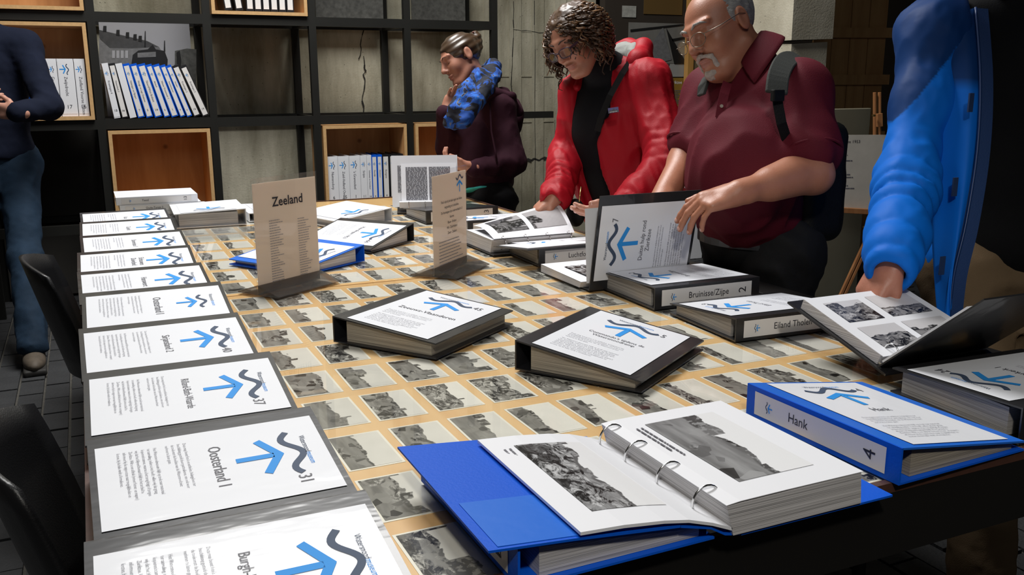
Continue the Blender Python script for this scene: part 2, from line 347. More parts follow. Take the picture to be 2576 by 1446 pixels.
# ================================================================== the room
def at(px, py, Y):                          # point of the photograph on the plane y = Y
    d = CF * FPX + CR * (px - 1288) - CU * (py - 723)
    return CAM + (Y - CAM[1]) / d[1] * d
YS, YW = 5.0, 5.56                          # front of the shelf, back wall
fl = struct(MB().box(-3.2, 7.2, -3.0, 6.6, -0.1, -0.012).obj('floor', M_JOINT))
pv = MB(); hx, hy = 0.0497, 0.0997
pv.hexa([(-hx,-hy,-0.05),(hx,-hy,-0.05),(hx,hy,-0.05),(-hx,hy,-0.05)], [(-hx+.003,-hy+.003,0),(hx-.003,-hy+.003,0),(hx-.003,hy-.003,0),(-hx+.003,hy-.003,0)])
paver_me = pv.mesh('paver', M_PAVER)
rest = MB(); near = []
ix = -18
for ix in range(-20, 56):
    for iy in range(-8, 30):
        x = -0.17 + ix * 0.105; y = iy * 0.205 + (0.1025 if ix % 2 else 0)
        z = random.uniform(-0.003, 0.002)
        if (-0.75 < x < 0.2 and 1.45 < y < 4.6) or (1.72 < x < 2.75 and 0.45 < y < 1.75): near.append((x, y, z))
        elif y < 5.5: rest.hexa([(x-hx,y-hy,-0.04),(x+hx,y-hy,-0.04),(x+hx,y+hy,-0.04),(x-hx,y+hy,-0.04)], [(x-hx+.003,y-hy+.003,z),(x+hx-.003,y-hy+.003,z),(x+hx-.003,y+hy-.003,z),(x-hx+.003,y+hy-.003,z)])
for q in near[:300]: inst(paver_me, 'paver', fl, q)
o = rest.obj('paver_field', M_PAVER, fl); o['kind'] = 'stuff'
wb = struct(MB().box(-3.2, 3.72, YW, YW + 0.5, -0.05, 4.5).obj('wall_back', M_CONC))
struct(MB().box(3.72, 7.2, 6.1, 6.5, -0.05, 4.5).obj('wall_recess', M_DARKW))
struct(MB().box(-3.4, -3.2, -3.2, 6.6, -0.05, 4.5).obj('wall_left', M_DARKW))
struct(MB().box(7.2, 7.4, -3.2, 6.6, -0.05, 4.5).obj('wall_right', M_DARKW))
struct(MB().box(-3.4, 7.4, -3.2, -3.0, -0.05, 4.5).obj('wall_front', M_DARKW))
struct(MB().box(-3.4, 7.4, -3.2, 6.6, 4.5, 4.6).obj('ceiling', M_DARKW))
# board marks, cracks on the back wall
M_CRACK = mat('crack_shadow', (0.02, 0.018, 0.015), 1.0)
def crack(pts, wd, name='crack'):
    w3 = [at(px, py, YW - 0.0095) for px, py in pts]; mb = MB()
    for i in range(len(w3) - 1):
        a, b = w3[i], w3[i+1]; d = b - a; n = np.array([-d[2], 0, d[0]]); n /= np.linalg.norm(n)
        k = wd * random.uniform(0.5, 1.3) / 2
        mb.add([a - n*k, b - n*k, b + n*k, a + n*k], [(0, 1, 2, 3)])
    mb.obj(name, M_CRACK, wb)
def jag(a, b, n, j):
    return [(a[0] + (b[0]-a[0])*i/n + random.uniform(-j, j), a[1] + (b[1]-a[1])*i/n + random.uniform(-j, j)) for i in range(n+1)]
crack(jag((916, 60), (903, 150), 7, 3) , 0.006); crack(jag((913, 142), (919, 180), 4, 2) + jag((916, 190), (912, 280), 7, 3), 0.010)
crack(jag((1290, 402), (1400, 400), 14, 4), 0.016); crack(jag((1345, 0), (1347, 560), 9, 1), 0.004); crack(jag((1290, 75), (1380, 82), 8, 3), 0.004)
crack(jag((1397, 300), (1392, 560), 6, 2), 0.004); crack(jag((1292, 0), (1288, 240), 10, 3), 0.006)
# horizontal board seams of the formwork, raised a little
for z in (1.36, 1.02): MB().box(2.7, 3.72, YW - 0.006, YW, z, z + 0.012).obj('formwork_ridge', M_CONC, wb)
for x in (2.78, 2.98, 3.17, 3.36): MB().box(x, x + 0.10, YW - 0.008, YW, -0.02, 4.4).obj('formwork_board', M_CONC, wb)
# ------------------------------------------------------------------ steel shelf
PX = [-1.11, -0.485, 0.14, 0.765, 1.39, 2.005, 2.62]; PZ = [0.52, 1.12, 1.72, 2.32]
sh = empty('steel_shelf', (0, YS, 0)); tag(sh, 'tall black steel open shelf frame along the concrete back wall', 'shelf')
post = MB().box(-0.022, 0.022, 0, 0.04, 0, 2.9).mesh('post', M_STEEL)
for x in PX:
    inst(post, 'post', sh, (x, 0, 0)); inst(post, 'post', sh, (x, 0.5, 0))
for i in range(len(PX) - 1):
    for z in PZ:
        mb = MB().box(PX[i] + 0.022, PX[i+1] - 0.022, 0, 0.04, z - 0.055, z)
        mb.obj('front_beam', M_STEEL, sh); MB().box(PX[i] + 0.022, PX[i+1] - 0.022, 0.5, 0.53, z - 0.045, z).obj('rear_beam', M_STEEL, sh)
for x in PX:
    for z in PZ: MB().box(x - 0.02, x + 0.02, 0.04, 0.5, z - 0.045, z - 0.004).obj('side_beam', M_STEEL, sh)
MB().box(2.642, 3.07, 0.0, 0.04, 1.075, 1.12).obj('beam_end', M_STEEL, sh)
for i, z0, z1 in ((0, 0.52, 1.07), (1, 0.52, 1.07), (0, 0.02, 0.46), (1, 0.02, 0.46), (2, 0.02, 0.46)): MB().box(PX[i] + 0.022, PX[i+1] - 0.022, 0.48, 0.486, z0, z1).obj('back_plate', M_DARKW, sh)
# dark plates the loose binders stand on
for i, z in ((2, 1.12),): MB().box(PX[i] + 0.02, PX[i+1] - 0.02, 0.0, 0.3, z, z + 0.004).obj('shelf_plate', M_STEEL, sh)
def plybox(i, zi, label, depth=0.34, hh=0.535):
    x0 = PX[i] + 0.03; x1 = PX[i+1] - 0.03; z0 = PZ[zi] + 0.002; t = 0.02
    r = empty('plywood_box', ((x0+x1)/2, YS - 0.02, z0)); tag(r, label, 'box', 'plywood boxes in the steel shelf')
    w2 = (x1 - x0) / 2
    for nm, b_ in (('side_panel', (-w2, -w2+t, 0, depth, 0, hh)), ('side_panel', (w2-t, w2, 0, depth, 0, hh)), ('bottom_panel', (-w2+t, w2-t, 0, depth, 0, t)),
                   ('top_panel', (-w2+t, w2-t, 0, depth, hh-t, hh)), ('back_panel', (-w2+t, w2-t, depth-0.012, depth, t, hh-t))):
        mb = MB(); x0_, x1_, y0, y1, zz0, zz1 = b_
        mb.box(x0_, x1_, y0, y1, zz0, zz1)
        for k in range(len(mb.f)): mb.mi[k] = 1 if (k == 2 and nm != 'back_panel') else 0
        mb.obj(nm, [M_BOXW, M_BOXE], r)
    return (x0 + t, x1 - t, z0 + t)
plybox(1, 1, 'plywood shelf box behind the man in the navy sweater, filled with ring binders')
plybox(2, 0, 'empty plywood shelf box behind the stack of white binders')
plybox(3, 2, 'plywood shelf box at the top edge holding leaning white-labelled binders')
plybox(4, 0, 'plywood shelf box behind the open reading binder, holding white and blue binders')
plybox(5, 0, 'plywood shelf box behind the woman with the blue scarf')
plybox(1, 2, 'plywood shelf box above the row with the man in the navy sweater')
# large photographs standing in the shelf
M_SKYP = mat('print_pale_sky', (0.30, 0.30, 0.31), 0.4, var=0.08, vscale=3); M_ROOFP = mat('print_dark_grey', (0.05, 0.05, 0.05), 0.4, var=0.5, vscale=30)
M_WALLP = mat('print_mid_grey', (0.14, 0.14, 0.14), 0.4, var=0.5, vscale=40); M_BLKP = mat('print_black', (0.012, 0.012, 0.012), 0.4)
M_GRAVEL = mat('print_rubble', (0.075, 0.075, 0.068), 0.5, var=0.95, vscale=38)
yp = YS + 0.36
a = at(247, 48, yp); b_ = at(494, 295, yp)
pr = empty('photo_board', ((a[0]+b_[0])/2, yp, 1.13)); tag(pr, 'black-and-white photo of a long house with chimneys and a truck', 'photograph')
pr_b = MB().box(a[0], b_[0], yp, yp + 0.012, 1.125, a[2]).obj('board', M_SKYP); pr_b.parent = pr; pr_b.location = -Vector(pr.location)
def poly(px, m_, name, Y, root):
    pts = [at(x, y, Y) for x, y in px]; k = len(pts)
    fr = [q - np.array(root.location) for q in pts]; bk = [q + np.array((0, 0.001, 0)) for q in fr]
    mb = MB(); mb.add(fr + bk, [tuple(range(k)), tuple(range(2*k-1, k-1, -1))] + [(i, i + k, (i+1) % k + k, (i+1) % k) for i in range(k)])
    return mb.obj(name, m_, root)
Yq = yp - 0.003
poly([(249, 75), (370, 103), (400, 118), (330, 122), (275, 122), (250, 95)], M_ROOFP, 'printed_roof', Yq, pr)
for x, y in ((264, 72), (297, 82), (321, 88), (340, 93), (353, 97)): poly([(x-5+.0, y+7), (x-4, y-7), (x+4, y-7), (x+4, y+8)], M_BLKP, 'printed_chimney', Yq - 0.002, pr)
poly([(249, 96), (276, 121), (330, 122), (400, 118), (420, 150), (420, 175), (249, 175)], M_WALLP, 'printed_house_wall', Yq - 0.001, pr)
for x in range(282, 326, 11): poly([(x, 127), (x+7, 127), (x+7, 146), (x, 146)], M_SKYP, 'printed_window', Yq - 0.002, pr)
poly([(330, 165), (334, 138), (348, 127), (372, 124), (384, 112), (392, 124), (414, 128), (422, 150), (420, 178), (330, 178)], M_BLKP, 'printed_truck', Yq - 0.003, pr)
poly([(346, 133), (392, 130), (392, 143), (346, 145)], M_WALLP, 'printed_truck_window', Yq - 0.005, pr)
poly([(363, 118), (364.5, 78), (366.5, 78), (367, 118)], M_BLKP, 'printed_pole', Yq - 0.002, pr)
poly([(412, 130), (413, 102), (415, 102), (416, 130)], M_BLKP, 'printed_pole', Yq - 0.002, pr)
poly([(444, 132), (452, 127), (456, 150), (454, 180), (445, 180)], M_BLKP, 'printed_figure', Yq - 0.004, pr)
poly([(440, 128), (470, 122), (494, 124), (494, 290), (440, 290)], M_GRAVEL, 'printed_bank', Yq - 0.002, pr)
def rubble(c0, c1, lab):
    a = at(c0, 0, yp); b2 = at(c1, 0, yp)
    o = MB().box(a[0], b2[0], yp, yp + 0.012, 1.73, 2.25).obj('photo_board', M_GRAVEL); tag(o, lab, 'photograph')
rubble(793, 963, 'dark grey photo of rubble at the top of the shelf, left of two')
rubble(1035, 1170, 'dark grey photo of rubble at the top of the shelf, above the scarf woman')
# ------------------------------------------------------------------ right-hand background
YP = 3.45
e = at(1992, 100, YP); r2 = at(2082, 100, YP)
pil = empty('concrete_pillar', (e[0], YP, 0)); tag(pil, 'pale cracked concrete pillar behind the man in the maroon shirt', 'pillar')
zc = at(2020, 102, YP)[2]
MB().hexa([(0,0,0),(r2[0]-e[0],0,0),(r2[0]-e[0],0.62,0),(0,0.62,0)], [(0,0,zc-.02),(r2[0]-e[0],0,zc-.005),(r2[0]-e[0],0.62,zc),(0,0.62,zc)]).obj('lower_block', M_CONC2, pil)
MB().hexa([(-.02,-.02,zc),(r2[0]-e[0]+.02,-.02,zc+.012),(r2[0]-e[0]+.02,0.64,zc+.01),(-.02,0.64,zc)], [(-.02,-.02,3.4),(r2[0]-e[0]+.02,-.02,3.4),(r2[0]-e[0]+.02,0.64,3.4),(-.02,0.64,3.4)]).obj('upper_block', M_CONC2, pil)
YD = 4.0
M_PLANK = wood('pine_planks', (0.58, 0.34, 0.14), (0.42, 0.22, 0.085), 'Z', 5.0)
x0 = at(2060, 150, YD)[0]; x1 = at(2206, 150, YD)[0]; z0 = 0.0; z1 = 2.2
dr = empty('plank_door', ((x0+x1)/2, YD, 0), -0.3); tag(dr, 'pine plank door with cross battens leaning behind the easel', 'door')
for i in range(4):
    wx = (x1 - x0) / 4; MB().box(-2*wx + i*wx + 0.003, -wx + i*wx - 0.003, 0, 0.02, z0, z1).obj('plank', M_PLANK, dr)
for y0, y1 in ((-60, -35), (70, 95), (188, 213), (330, 352)):
    za = at(2140, y1, YD)[2]; zb = at(2140, y0, YD)[2]
    MB().box(-(x1-x0)/2 - 0.01, (x1-x0)/2 + 0.035, -0.025, 0, za, zb).obj('batten', M_PLANK, dr)
M_GREEN = mat('grey_green_board', (0.30, 0.28, 0.20), 0.7, var=0.15, vscale=3)
YG = 3.30
a = at(2012, 600, YG); b_ = at(2192, 272, YG)
gs_ = MB().box(-(b_[0]-a[0])/2, (b_[0]-a[0])/2, 0, 0.03, 0.0, b_[2]).obj('standing_screen', M_GREEN, bevel=0.004); gs_.location = ((a[0]+b_[0])/2, YG, 0); gs_.rotation_euler = (0, 0, 0)
tag(gs_, 'tall grey-green screen standing behind the easel', 'screen')
YE = 3.12
a = at(2112, 342, YE); b_ = at(2232, 527, YE)
pb = empty('poem_board', ((a[0]+b_[0])/2, YE, b_[2])); tag(pb, 'grey Zierikzee 1953 text board resting on the wooden easel', 'sign')
pb.rotation_euler = (0, 0, -0.42)
M_POEM = mat('printed_grey_board', (0.46, 0.43, 0.38), 0.6, var=0.2, vscale=10)
hw = (b_[0]-a[0])/2; hz = a[2]-b_[2]
MB().box(-hw, hw, 0, 0.012, 0, hz).obj('board', M_POEM, pb)
o = inst(text_mesh('Zierikzee 1953', 0.024, 'LEFT', M_INK), 'lettering', pb, (-hw + 0.025, -0.001, hz - 0.045), (math.pi/2, 0, 0))
def lines_mesh(rows, mname='text_lines', m_=None, h=0.003):
    """illegible small print: word-length dashes; rows = (x, y, length)"""
    mb = MB(); rn = random.Random(3)
    for x, y, L in rows:
        c = x
        while c < x + L - 0.001:
            wl = min(rn.uniform(0.004, 0.016) * (h / 0.003), x + L - c)
            mb.add([(c, y, 0), (c + wl, y, 0), (c + wl, y + h, 0), (c, y + h, 0)], [(0, 1, 2, 3)]); c += wl + 0.45 * h
    me_ = mb.mesh(mname, m_ or M_INKG); return me_
rows = [(0, -0.016 * i, random.uniform(0.03, 0.14)) for i in range(17) if i not in (6, 7, 15)]
inst(lines_mesh(rows, h=0.006), 'text_lines', pb, (-hw + 0.025, -0.001, hz - 0.085), (math.pi/2, 0, 0))
M_EASEL = wood('beech_easel', (0.36, 0.165, 0.065), (0.27, 0.11, 0.04), 'Z', 6.0, knots=False)
ez = empty('wooden_easel', ((a[0]+b_[0])/2, YE, 0)); tag(ez, 'beech artist easel carrying the Zierikzee 1953 board', 'easel')
E0 = np.array(ez.location); ez.rotation_euler = (0, 0, -0.42)
def bar(name, p0, p1, wd, th, root, m_, org):
    p0 = np.array(p0, float) - org; p1 = np.array(p1, float) - org
    MB().ribbon([p0, p1], wd, (0, 1, 0), th).obj(name, m_, root, bevel=0.002)
for s in (-0.014, 0.014): bar('mast', at(2194, 545, YE + 0.04) + np.array((s, 0, -0.25)), at(2194, 232, YE + 0.04) + np.array((s, 0, 0)), 0.012, 0.025, ez, M_EASEL, E0)
bar('clamp', at(2205, 285, YE), at(2205, 318, YE), 0.03, 0.03, ez, M_EASEL, E0)
for (pa, pb2) in (((2198, 522), (2128, 757)), ((2258, 650), (2302, 760)), ((2240, 520), (2262, 660))):
    q0 = at(*pa, YE + 0.04); q1 = at(*pb2, YE - 0.03); q1 = q0 + (q1 - q0) * (q0[2] / max(0.05, q0[2] - q1[2])) if pb2[1] > 700 else q1
    for s in (-0.012, 0.012): bar('leg', q0 + np.array((s, 0, 0)), q1 + np.array((s, 0, 0)), 0.016, 0.022, ez, M_EASEL, E0)
bar('tray', at(2110, 531, YE - 0.02), at(2260, 531, YE - 0.02), 0.03, 0.04, ez, M_EASEL, E0)
for q in ((2197, 290), (2188, 548), (2174, 570)):
    c = at(*q, YE - 0.02) - E0; MB().tube([c, c + np.array((0, -0.03, 0))], 0.006, 8).obj('screw_knob', M_BRASS, ez)
# display wall behind the standing visitors
YV = 5.3
dw = empty('display_wall', (4.6, YV, 0)); tag(dw, 'dark display partition with posters behind the red jacket woman', 'partition')
MB().box(-0.95, 2.4, 0, 0.08, 0, 2.6).obj('partition_board', mat('dark_brown_board', (0.022, 0.015, 0.009), 0.8), dw)
def pin(px0, py0, px1, py1, m_, name, lab, cat, off=0.006):
    a = at(px0, py0, YV - off); b_ = at(px1, py1, YV - off)
    o = MB().box(0, b_[0]-a[0], 0, 0.004, 0, a[2]-b_[2]).obj(name, m_); o.location = (a[0], YV - off, b_[2]); return tag(o, lab, cat) if lab else o
M_YEL = mat('ochre_poster', (0.23, 0.135, 0.018), 0.6); M_PALE = mat('pale_print', (0.15, 0.145, 0.13), 0.6, var=0.4, vscale=9)
po = pin(1622, 196, 1724, 416, M_YEL, 'info_poster', 'ochre yellow Zierikzee information poster behind the red jacket', 'poster')
w_ = po.dimensions[0] if po.dimensions[0] else 0.3
zt = at(1690, 196, YV)[2] - po.location[2]; wx = at(1724, 300, YV)[0] - po.location[0]
inst(text_mesh('Zierikzee', 0.034, 'RIGHT', M_PAPER), 'lettering', po, (wx - 0.05, -0.002, zt - 0.045), (math.pi/2, 0, 0))
rows = [(0, -0.0125 * i, 0.2 * random.uniform(0.8, 1)) for i in range(36) if i % 11 not in (9, 10)]
inst(lines_mesh(rows, h=0.006), 'text_lines', po, (wx - 0.25, -0.002, zt - 0.1), (math.pi/2, 0, 0))
pin(1672, 150, 1725, 193, picture('pinned_photo', 0.12, (1, 1, 0.95), 0.35), 'pinned_photo', 'small dark landscape photo pinned above the ochre poster', 'photograph')
bp = pin(1582, 56, 1722, 160, M_PALE, 'ship_photo', 'dim photo of a sharp ship bow pinned high behind the red hood', 'photograph', 0.008)
dwl = Vector(bp.location)
for pts in ([(1668, 68), (1690, 150), (1650, 160), (1606, 160)], [(1676, 70), (1722, 150), (1722, 160), (1696, 160)], [(1586, 74), (1720, 60), (1720, 64), (1586, 80)], [(1690, 98), (1722, 92), (1722, 98), (1692, 104)]):
    poly(pts, M_BLKP if pts[0][0] != 1668 else M_WALLP, 'printed_shape', YV - 0.012, bp)
pin(1566, 14, 1600, 44, mat('pale_print_b', (0.3, 0.3, 0.27), 0.6, var=0.6, vscale=30), 'pinned_print', 'small pale print high on the partition beside the curly hair', 'print')
pin(1622, -60, 1716, 38, mat('dark_ochre', (0.1, 0.055, 0.01), 0.7), 'ochre_panel', 'dark ochre panel at the top edge of the partition', 'poster')
pz = at(1733, 130, YV - 0.03)
tag(MB().box(pz[0]-0.028, pz[0]+0.03, YV-0.06, YV-0.01, 0, 2.6).obj('timber_post', wood('larch_post', (0.5, 0.27, 0.08), (0.4, 0.2, 0.05), 'Z', 5.0, knots=False), bevel=0.003), 'light timber upright between red jacket and maroon shirt', 'post')
pg = at(1745, 130, YV - 0.03)
tag(MB().box(pg[0], pg[0]+0.5, YV-0.05, YV-0.015, 0, 2.6).obj('olive_panel', mat('olive_panel', (0.16, 0.125, 0.06), 0.7, var=0.2, vscale=4), bevel=0.003), 'olive grey panel right of the timber upright', 'panel')
wp = at(1728, 425, YV - 0.4)
tag(MB().box(wp[0]-0.08, wp[0]+0.1, YV-0.5, YV-0.35, 0.0, wp[2]+0.015).obj('white_plinth', M_WHITEV, bevel=0.004), 'slim white plinth glimpsed behind the bare forearm', 'plinth')
# ------------------------------------------------------------------ chairs
M_CHAIR = mat('black_plastic', (0.008, 0.008, 0.009), 0.4, bump=0.0005, bscale=300)
def chair(yc, xc, lab, rz=0.0):
    r = empty('shell_chair', (xc, yc, 0), rz); tag(r, lab, 'chair', 'black shell chairs along the table')
    mb = MB(); n, k = 14, 7; vs = []; fs = []
    for j in range(k):
        t = j / (k-1); z = 0.44 + 0.37 * t; lean = -0.03 - 0.10 * t
        wd = 0.205 - 0.02 * abs(t - 0.5)
        for i in range(n):
            a = -1 + 2 * i / (n-1)
            top = -0.035 * a * a * (t ** 3)
            vs.append((lean - 0.045 + 0.075 * a * a, wd * a, z + top))
    m0 = len(vs)
    for j in range(k):
        for i in range(n): x, y, z = vs[j*n+i]; vs.append((x - 0.013, y, z))
    for j in range(k-1):
        for i in range(n-1):
            q = j*n+i; fs.append((q, q+1, q+n+1, q+n)); fs.append((m0+q, m0+q+n, m0+q+n+1, m0+q+1))
    ring = [i for i in range(n)] + [j*n+n-1 for j in range(1, k)] + [(k-1)*n+i for i in range(n-2, -1, -1)] + [j*n for j in range(k-2, 0, -1)]
    for i in range(len(ring)): a_, b2 = ring[i], ring[(i+1) % len(ring)]; fs.append((a_, a_+m0, b2+m0, b2))
    mb.add(vs, fs); mb.obj('backrest', M_CHAIR, r, True)
    MB().hexa([(-0.05,-0.2,0.43),(0.36,-0.2,0.44),(0.36,0.2,0.44),(-0.05,0.2,0.43)], [(-0.05,-0.2,0.455),(0.36,-0.2,0.465),(0.36,0.2,0.465),(-0.05,0.2,0.455)]).obj('seat', M_CHAIR, r, bevel=0.012)
    M_LEG = M_STEEL
    for sx, sy in ((-0.02, -0.18), (-0.02, 0.18), (0.32, -0.18), (0.32, 0.18)):
        MB().tube([(sx, sy, 0.44), (sx - (0.05 if sx < 0.1 else -0.04), sy * 1.08, 0.004)], 0.0125, 10).obj('leg', M_LEG, r, True)
    return r
chair(2.28, 0.015, 'black shell chair pushed in at the table side, nearer the man in jeans')
chair(0.70, 0.02, 'black shell chair at the lower left corner beside the nearest binders')
# ================================================================== the display table
TL = 3.46; TWD = 1.709; SEAM = 1.606
tb = empty('display_table', (0, 0, 0)); tag(tb, 'long black-framed table with postcard photographs under clear sheets', 'table')
photo_pts = []
for half, (y0, y1) in enumerate(((0.0, SEAM - 0.004), (SEAM + 0.004, TL))):
    bd = MB().box(0.012, TWD - 0.012, y0 + (0.012 if half == 0 else 0), y1 - (0.012 if half else 0), T - 0.03, T - 0.0055).obj('tabletop', M_TABLE, tb)
    W_, H_, bw = 0.087, 0.140, 0.004
    if half == 0:
        pm = MB(); pm.box(0, W_, -H_, 0, 0, 0.0006, 0); pm.add([(bw, -H_+bw, 0.0009), (W_-bw, -H_+bw, 0.0009), (W_-bw, -bw, 0.0009), (bw, -bw, 0.0009)], [(0, 1, 2, 3)], 1)
        pme = pm.mesh('photo_print', [M_WHITEB, M_PHOTO])
    for rI in range(9):
        for c in range(-4, 11 if half == 0 else 12):
            x = 0.4514 + 0.10368 * c
            y = 0.511 + 0.17536 * (rI - 2) if half == 0 else SEAM + 0.165 + 0.176 * rI
            if y > y1 - 0.005 or y - H_ < y0 + 0.01: continue
            inst(pme, 'photo_print', bd, (x + random.uniform(-.0015, .0015), y + random.uniform(-.002, .002), T - 0.0054), (0, 0, random.uniform(-0.012, 0.012)))
    MB().box(0.006, TWD - 0.006, y0 + 0.003, y1 - 0.003, T - 0.0035, T).obj('acrylic_cover', M_ACRYL, tb)
for b_ in ((0, 0.012, 0, TL), (TWD - 0.012, TWD, 0, TL), (0.012, TWD - 0.012, 0, 0.012), (0.012, TWD - 0.012, TL - 0.012, TL)):
    MB().box(*b_, T - 0.016, T - 0.001).obj('edge_strip', M_TRIM, tb)
M_FRAME = mat('table_frame_black', (0.010, 0.009, 0.008), 0.5, metal=0.2)
for b_ in ((0.0, 0.04, 0.0, TL), (TWD - 0.04, TWD, 0.0, TL), (0.04, TWD - 0.04, 0.0, 0.04), (0.04, TWD - 0.04, TL - 0.04, TL), (0.04, TWD - 0.04, SEAM - 0.03, SEAM + 0.03)):
    MB().box(*b_, T - 0.115, T - (0.033 if b_[0] > 0.02 and b_[2] > 0.02 and b_[3] < TL - .02 else 0.0165)).obj('apron_rail', M_FRAME, tb)
M_TLEG = mat('grey_steel_leg', (0.09, 0.09, 0.09), 0.4, metal=0.6)
for x, y in ((0.06, 0.06), (TWD - 0.06, 0.06), (0.06, SEAM), (TWD - 0.06, SEAM), (0.06, TL - 0.06), (TWD - 0.06, TL - 0.06), (TWD - 0.06, 0.62)):
    MB().tube([(x, y, 0.0), (x, y, T - 0.1)], 0.016, 12).obj('leg', M_TLEG, tb, True)
# raised black rail on the right edge of the table
MB().box(TWD - 0.095, TWD, 0.02, 1.56, T + 0.0005, T + 0.007).obj('steel_flap', M_FRAME, tb, bevel=0.002)
# ================================================================== ring binders
BW, BH = 0.265, 0.315
_bc = {}
def cached(key, fn):
    if key not in _bc: _bc[key] = fn()
    return _bc[key]
def print_page(sheet, title, number, tsize=0.02, para=True, scale=1.0, tx=0.9, serif=False):
    z = 0.0007
    o = inst(ARROW, 'emblem_arrow', sheet, (0.10, 0.235, z)); o.scale = (scale,) * 3
    o = inst(WAVE, 'emblem_wave', sheet, (0.10, 0.235, z)); o.scale = (scale,) * 3
    inst(text_mesh('Watersnood', 0.0115, 'LEFT', M_LGREY, sx=0.82), 'emblem_lettering', sheet, (0.058, 0.267, z))
    wx_ = max(v.co.x for v in text_mesh('Watersnood', 0.0115, 'LEFT', M_LGREY, sx=0.82).vertices)
    inst(text_mesh('museum', 0.0115, 'LEFT', M_LBLUE, sx=0.82), 'emblem_lettering', sheet, (0.058 + wx_ + 0.0006, 0.267, z))
    if number: inst(text_mesh(number, 0.026, 'LEFT', M_INKG, sx=0.9), 'number', sheet, (0.163, 0.243, z))
    if title: inst(text_mesh(title, tsize, 'CENTER', M_INKG, sx=tx), 'title', sheet, (0.105, 0.142 + (0.012 if '\n' in title else 0), z))
    if para: inst(text_mesh(PARA, 0.0066, 'LEFT', M_INKP, 1.18, sx=0.86), 'paragraph', sheet, (0.025, 0.112, z))
    return sheet
def sheet_mesh():
    mb = MB(); n = 8; vs = []; fs = []
    for j in range(n+1):
        for i in range(n+1): vs.append((0.21*i/n, 0.297*j/n, 0.0))
    for j in range(n):
        for i in range(n): q = j*(n+1)+i; fs.append((q, q+1, q+n+2, q+n+1))
    return mb.add(vs, fs).mesh('cover_sheet', M_SHEET)
SHEET = sheet_mesh()
STY = {'black': (M_BLACK, M_FILM), 'blue': (M_BLUE, M_BLUE2), 'white': (M_WHITEV, M_WHITEV)}
def covers(ts, to, style):
    mc, mf = STY[style]; th = 0.003
    bk = MB().box(0, BW, 0, BH, 0, th).mesh('back_cover', mc)
    sp = MB().box(-0.003, 0.0, 0, BH, 0, ts).mesh('spine', mc)
    sl = (ts - to) / BW
    n = 6; vs = []; fs = []
    f = MB(); bt = []; tp = []
    for i in range(n+1):
        x = BW * i / n; z = ts - sl * x
        bt += [(x, 0, z - th), (x, BH, z - th)]; tp += [(x, 0, z), (x, BH, z)]
    v = bt + tp; k = len(bt); fs = []
    for i in range(n):
        a = 2*i
        fs += [(a, a+1, a+3, a+2), (k+a, k+a+2, k+a+3, k+a+1), (a, a+2, k+a+2, k+a), (a+1, k+a+1, k+a+3, a+3)]
    fs += [(0, k, k+1, 1), (2*n, 2*n+1, k+2*n+1, k+2*n)]
    fc = f.add(v, fs).mesh('front_cover', mf)
    return bk, sp, fc
def page_block(ts, to, edge):
    x0, x1 = 0.028, 0.248; sl = (ts - to) / BW; zt = lambda x: min(ts - sl*x - 0.0045, ts*0.86 - 0.002)
    y0, y1 = 0.009, 0.306; xm = 0.11; d = 0.0
    mb = MB(); L = []
    for x in (x0, xm, x1): L += [(x, y0, 0.0035), (x, y1, 0.0035), (x, y1, zt(x)), (x, y0, zt(x))]
    mb.add(L, [(0,1,2,3)[::-1], (8,9,10,11), (0,4,5,1)[::-1], (4,8,9,5)[::-1], (3,2,6,7), (7,6,10,11), (0,3,7,4), (4,7,11,8), (1,5,6,2), (5,9,10,6)])
    return mb.mesh('page_block', edge)
def binder(loc, rz, label, style='black', ts=0.055, to=0.022, title=None, number=None, tsize=0.02, spine=None, spine_no=None, edge=None, sheet=True, scale=1.0, group='ring binders on the table', sheet_off=(0.03, 0.009), para=True, tilt=(0, 0), tx=0.9, spine_m=None):
    r = empty('ring_binder', (loc[0], loc[1], T if len(loc) < 3 else loc[2]), rz); tag(r, label, 'binder', group)
    if tilt != (0, 0): r.rotation_euler = (tilt[0], tilt[1], rz)
    key = (round(ts, 4), round(to, 4), style)
    bk, sp, fc = cached(key, lambda: covers(ts, to, style))
    for me, nm in ((bk, 'back_cover'), (sp, 'spine'), (fc, 'front_cover')): inst(me, nm, r)
    ed = edge or M_EDGE
    inst(cached(key + (ed.name, 'pg'), lambda: page_block(ts, to, ed)), 'page_block', r)
    ang = math.atan((ts - to) / BW)
    if sheet:
        s = inst(SHEET, 'cover_sheet', r, (sheet_off[0], sheet_off[1], ts - sheet_off[0] * (ts-to)/BW + 0.0012), (0, ang, 0))
        print_page(s, title, number, tsize, para, scale, tx)
    if spine:
        wl = ts * 0.72
        lb = inst(cached(('lab', round(wl, 4), spine_m), lambda: MB().add([(0.0, -wl/2, 0), (0.27, -wl/2, 0), (0.27, wl/2, 0), (0.0, wl/2, 0)], [(0, 1, 2, 3)]).mesh('spine_label', spine_m or M_LABEL)), 'spine_label', r)
        lb.matrix_local = Matrix(((0, 0, -1, -0.0036), (-1, 0, 0, 0.295), (0, 1, 0, ts/2), (0, 0, 0, 1)))
        es = wl * 4.2
        for me, nm in ((ARROW, 'emblem_arrow'), (WAVE, 'emblem_wave')):
            q = inst(me, nm, lb, (0.032, 0, 0.0006), (0, 0, math.pi/2)); q.scale = (es, es, 1)
        inst(text_mesh(spine, wl * 0.56, 'LEFT', M_INK, sx=0.9), 'spine_title', lb, (0.078, -wl*0.17, 0.0006))
        if spine_no: inst(text_mesh(spine_no, wl * 0.8, 'CENTER', M_INK), 'spine_number', lb, (0.252, 0, 0.0006), (0, 0, math.pi/2))
    return r
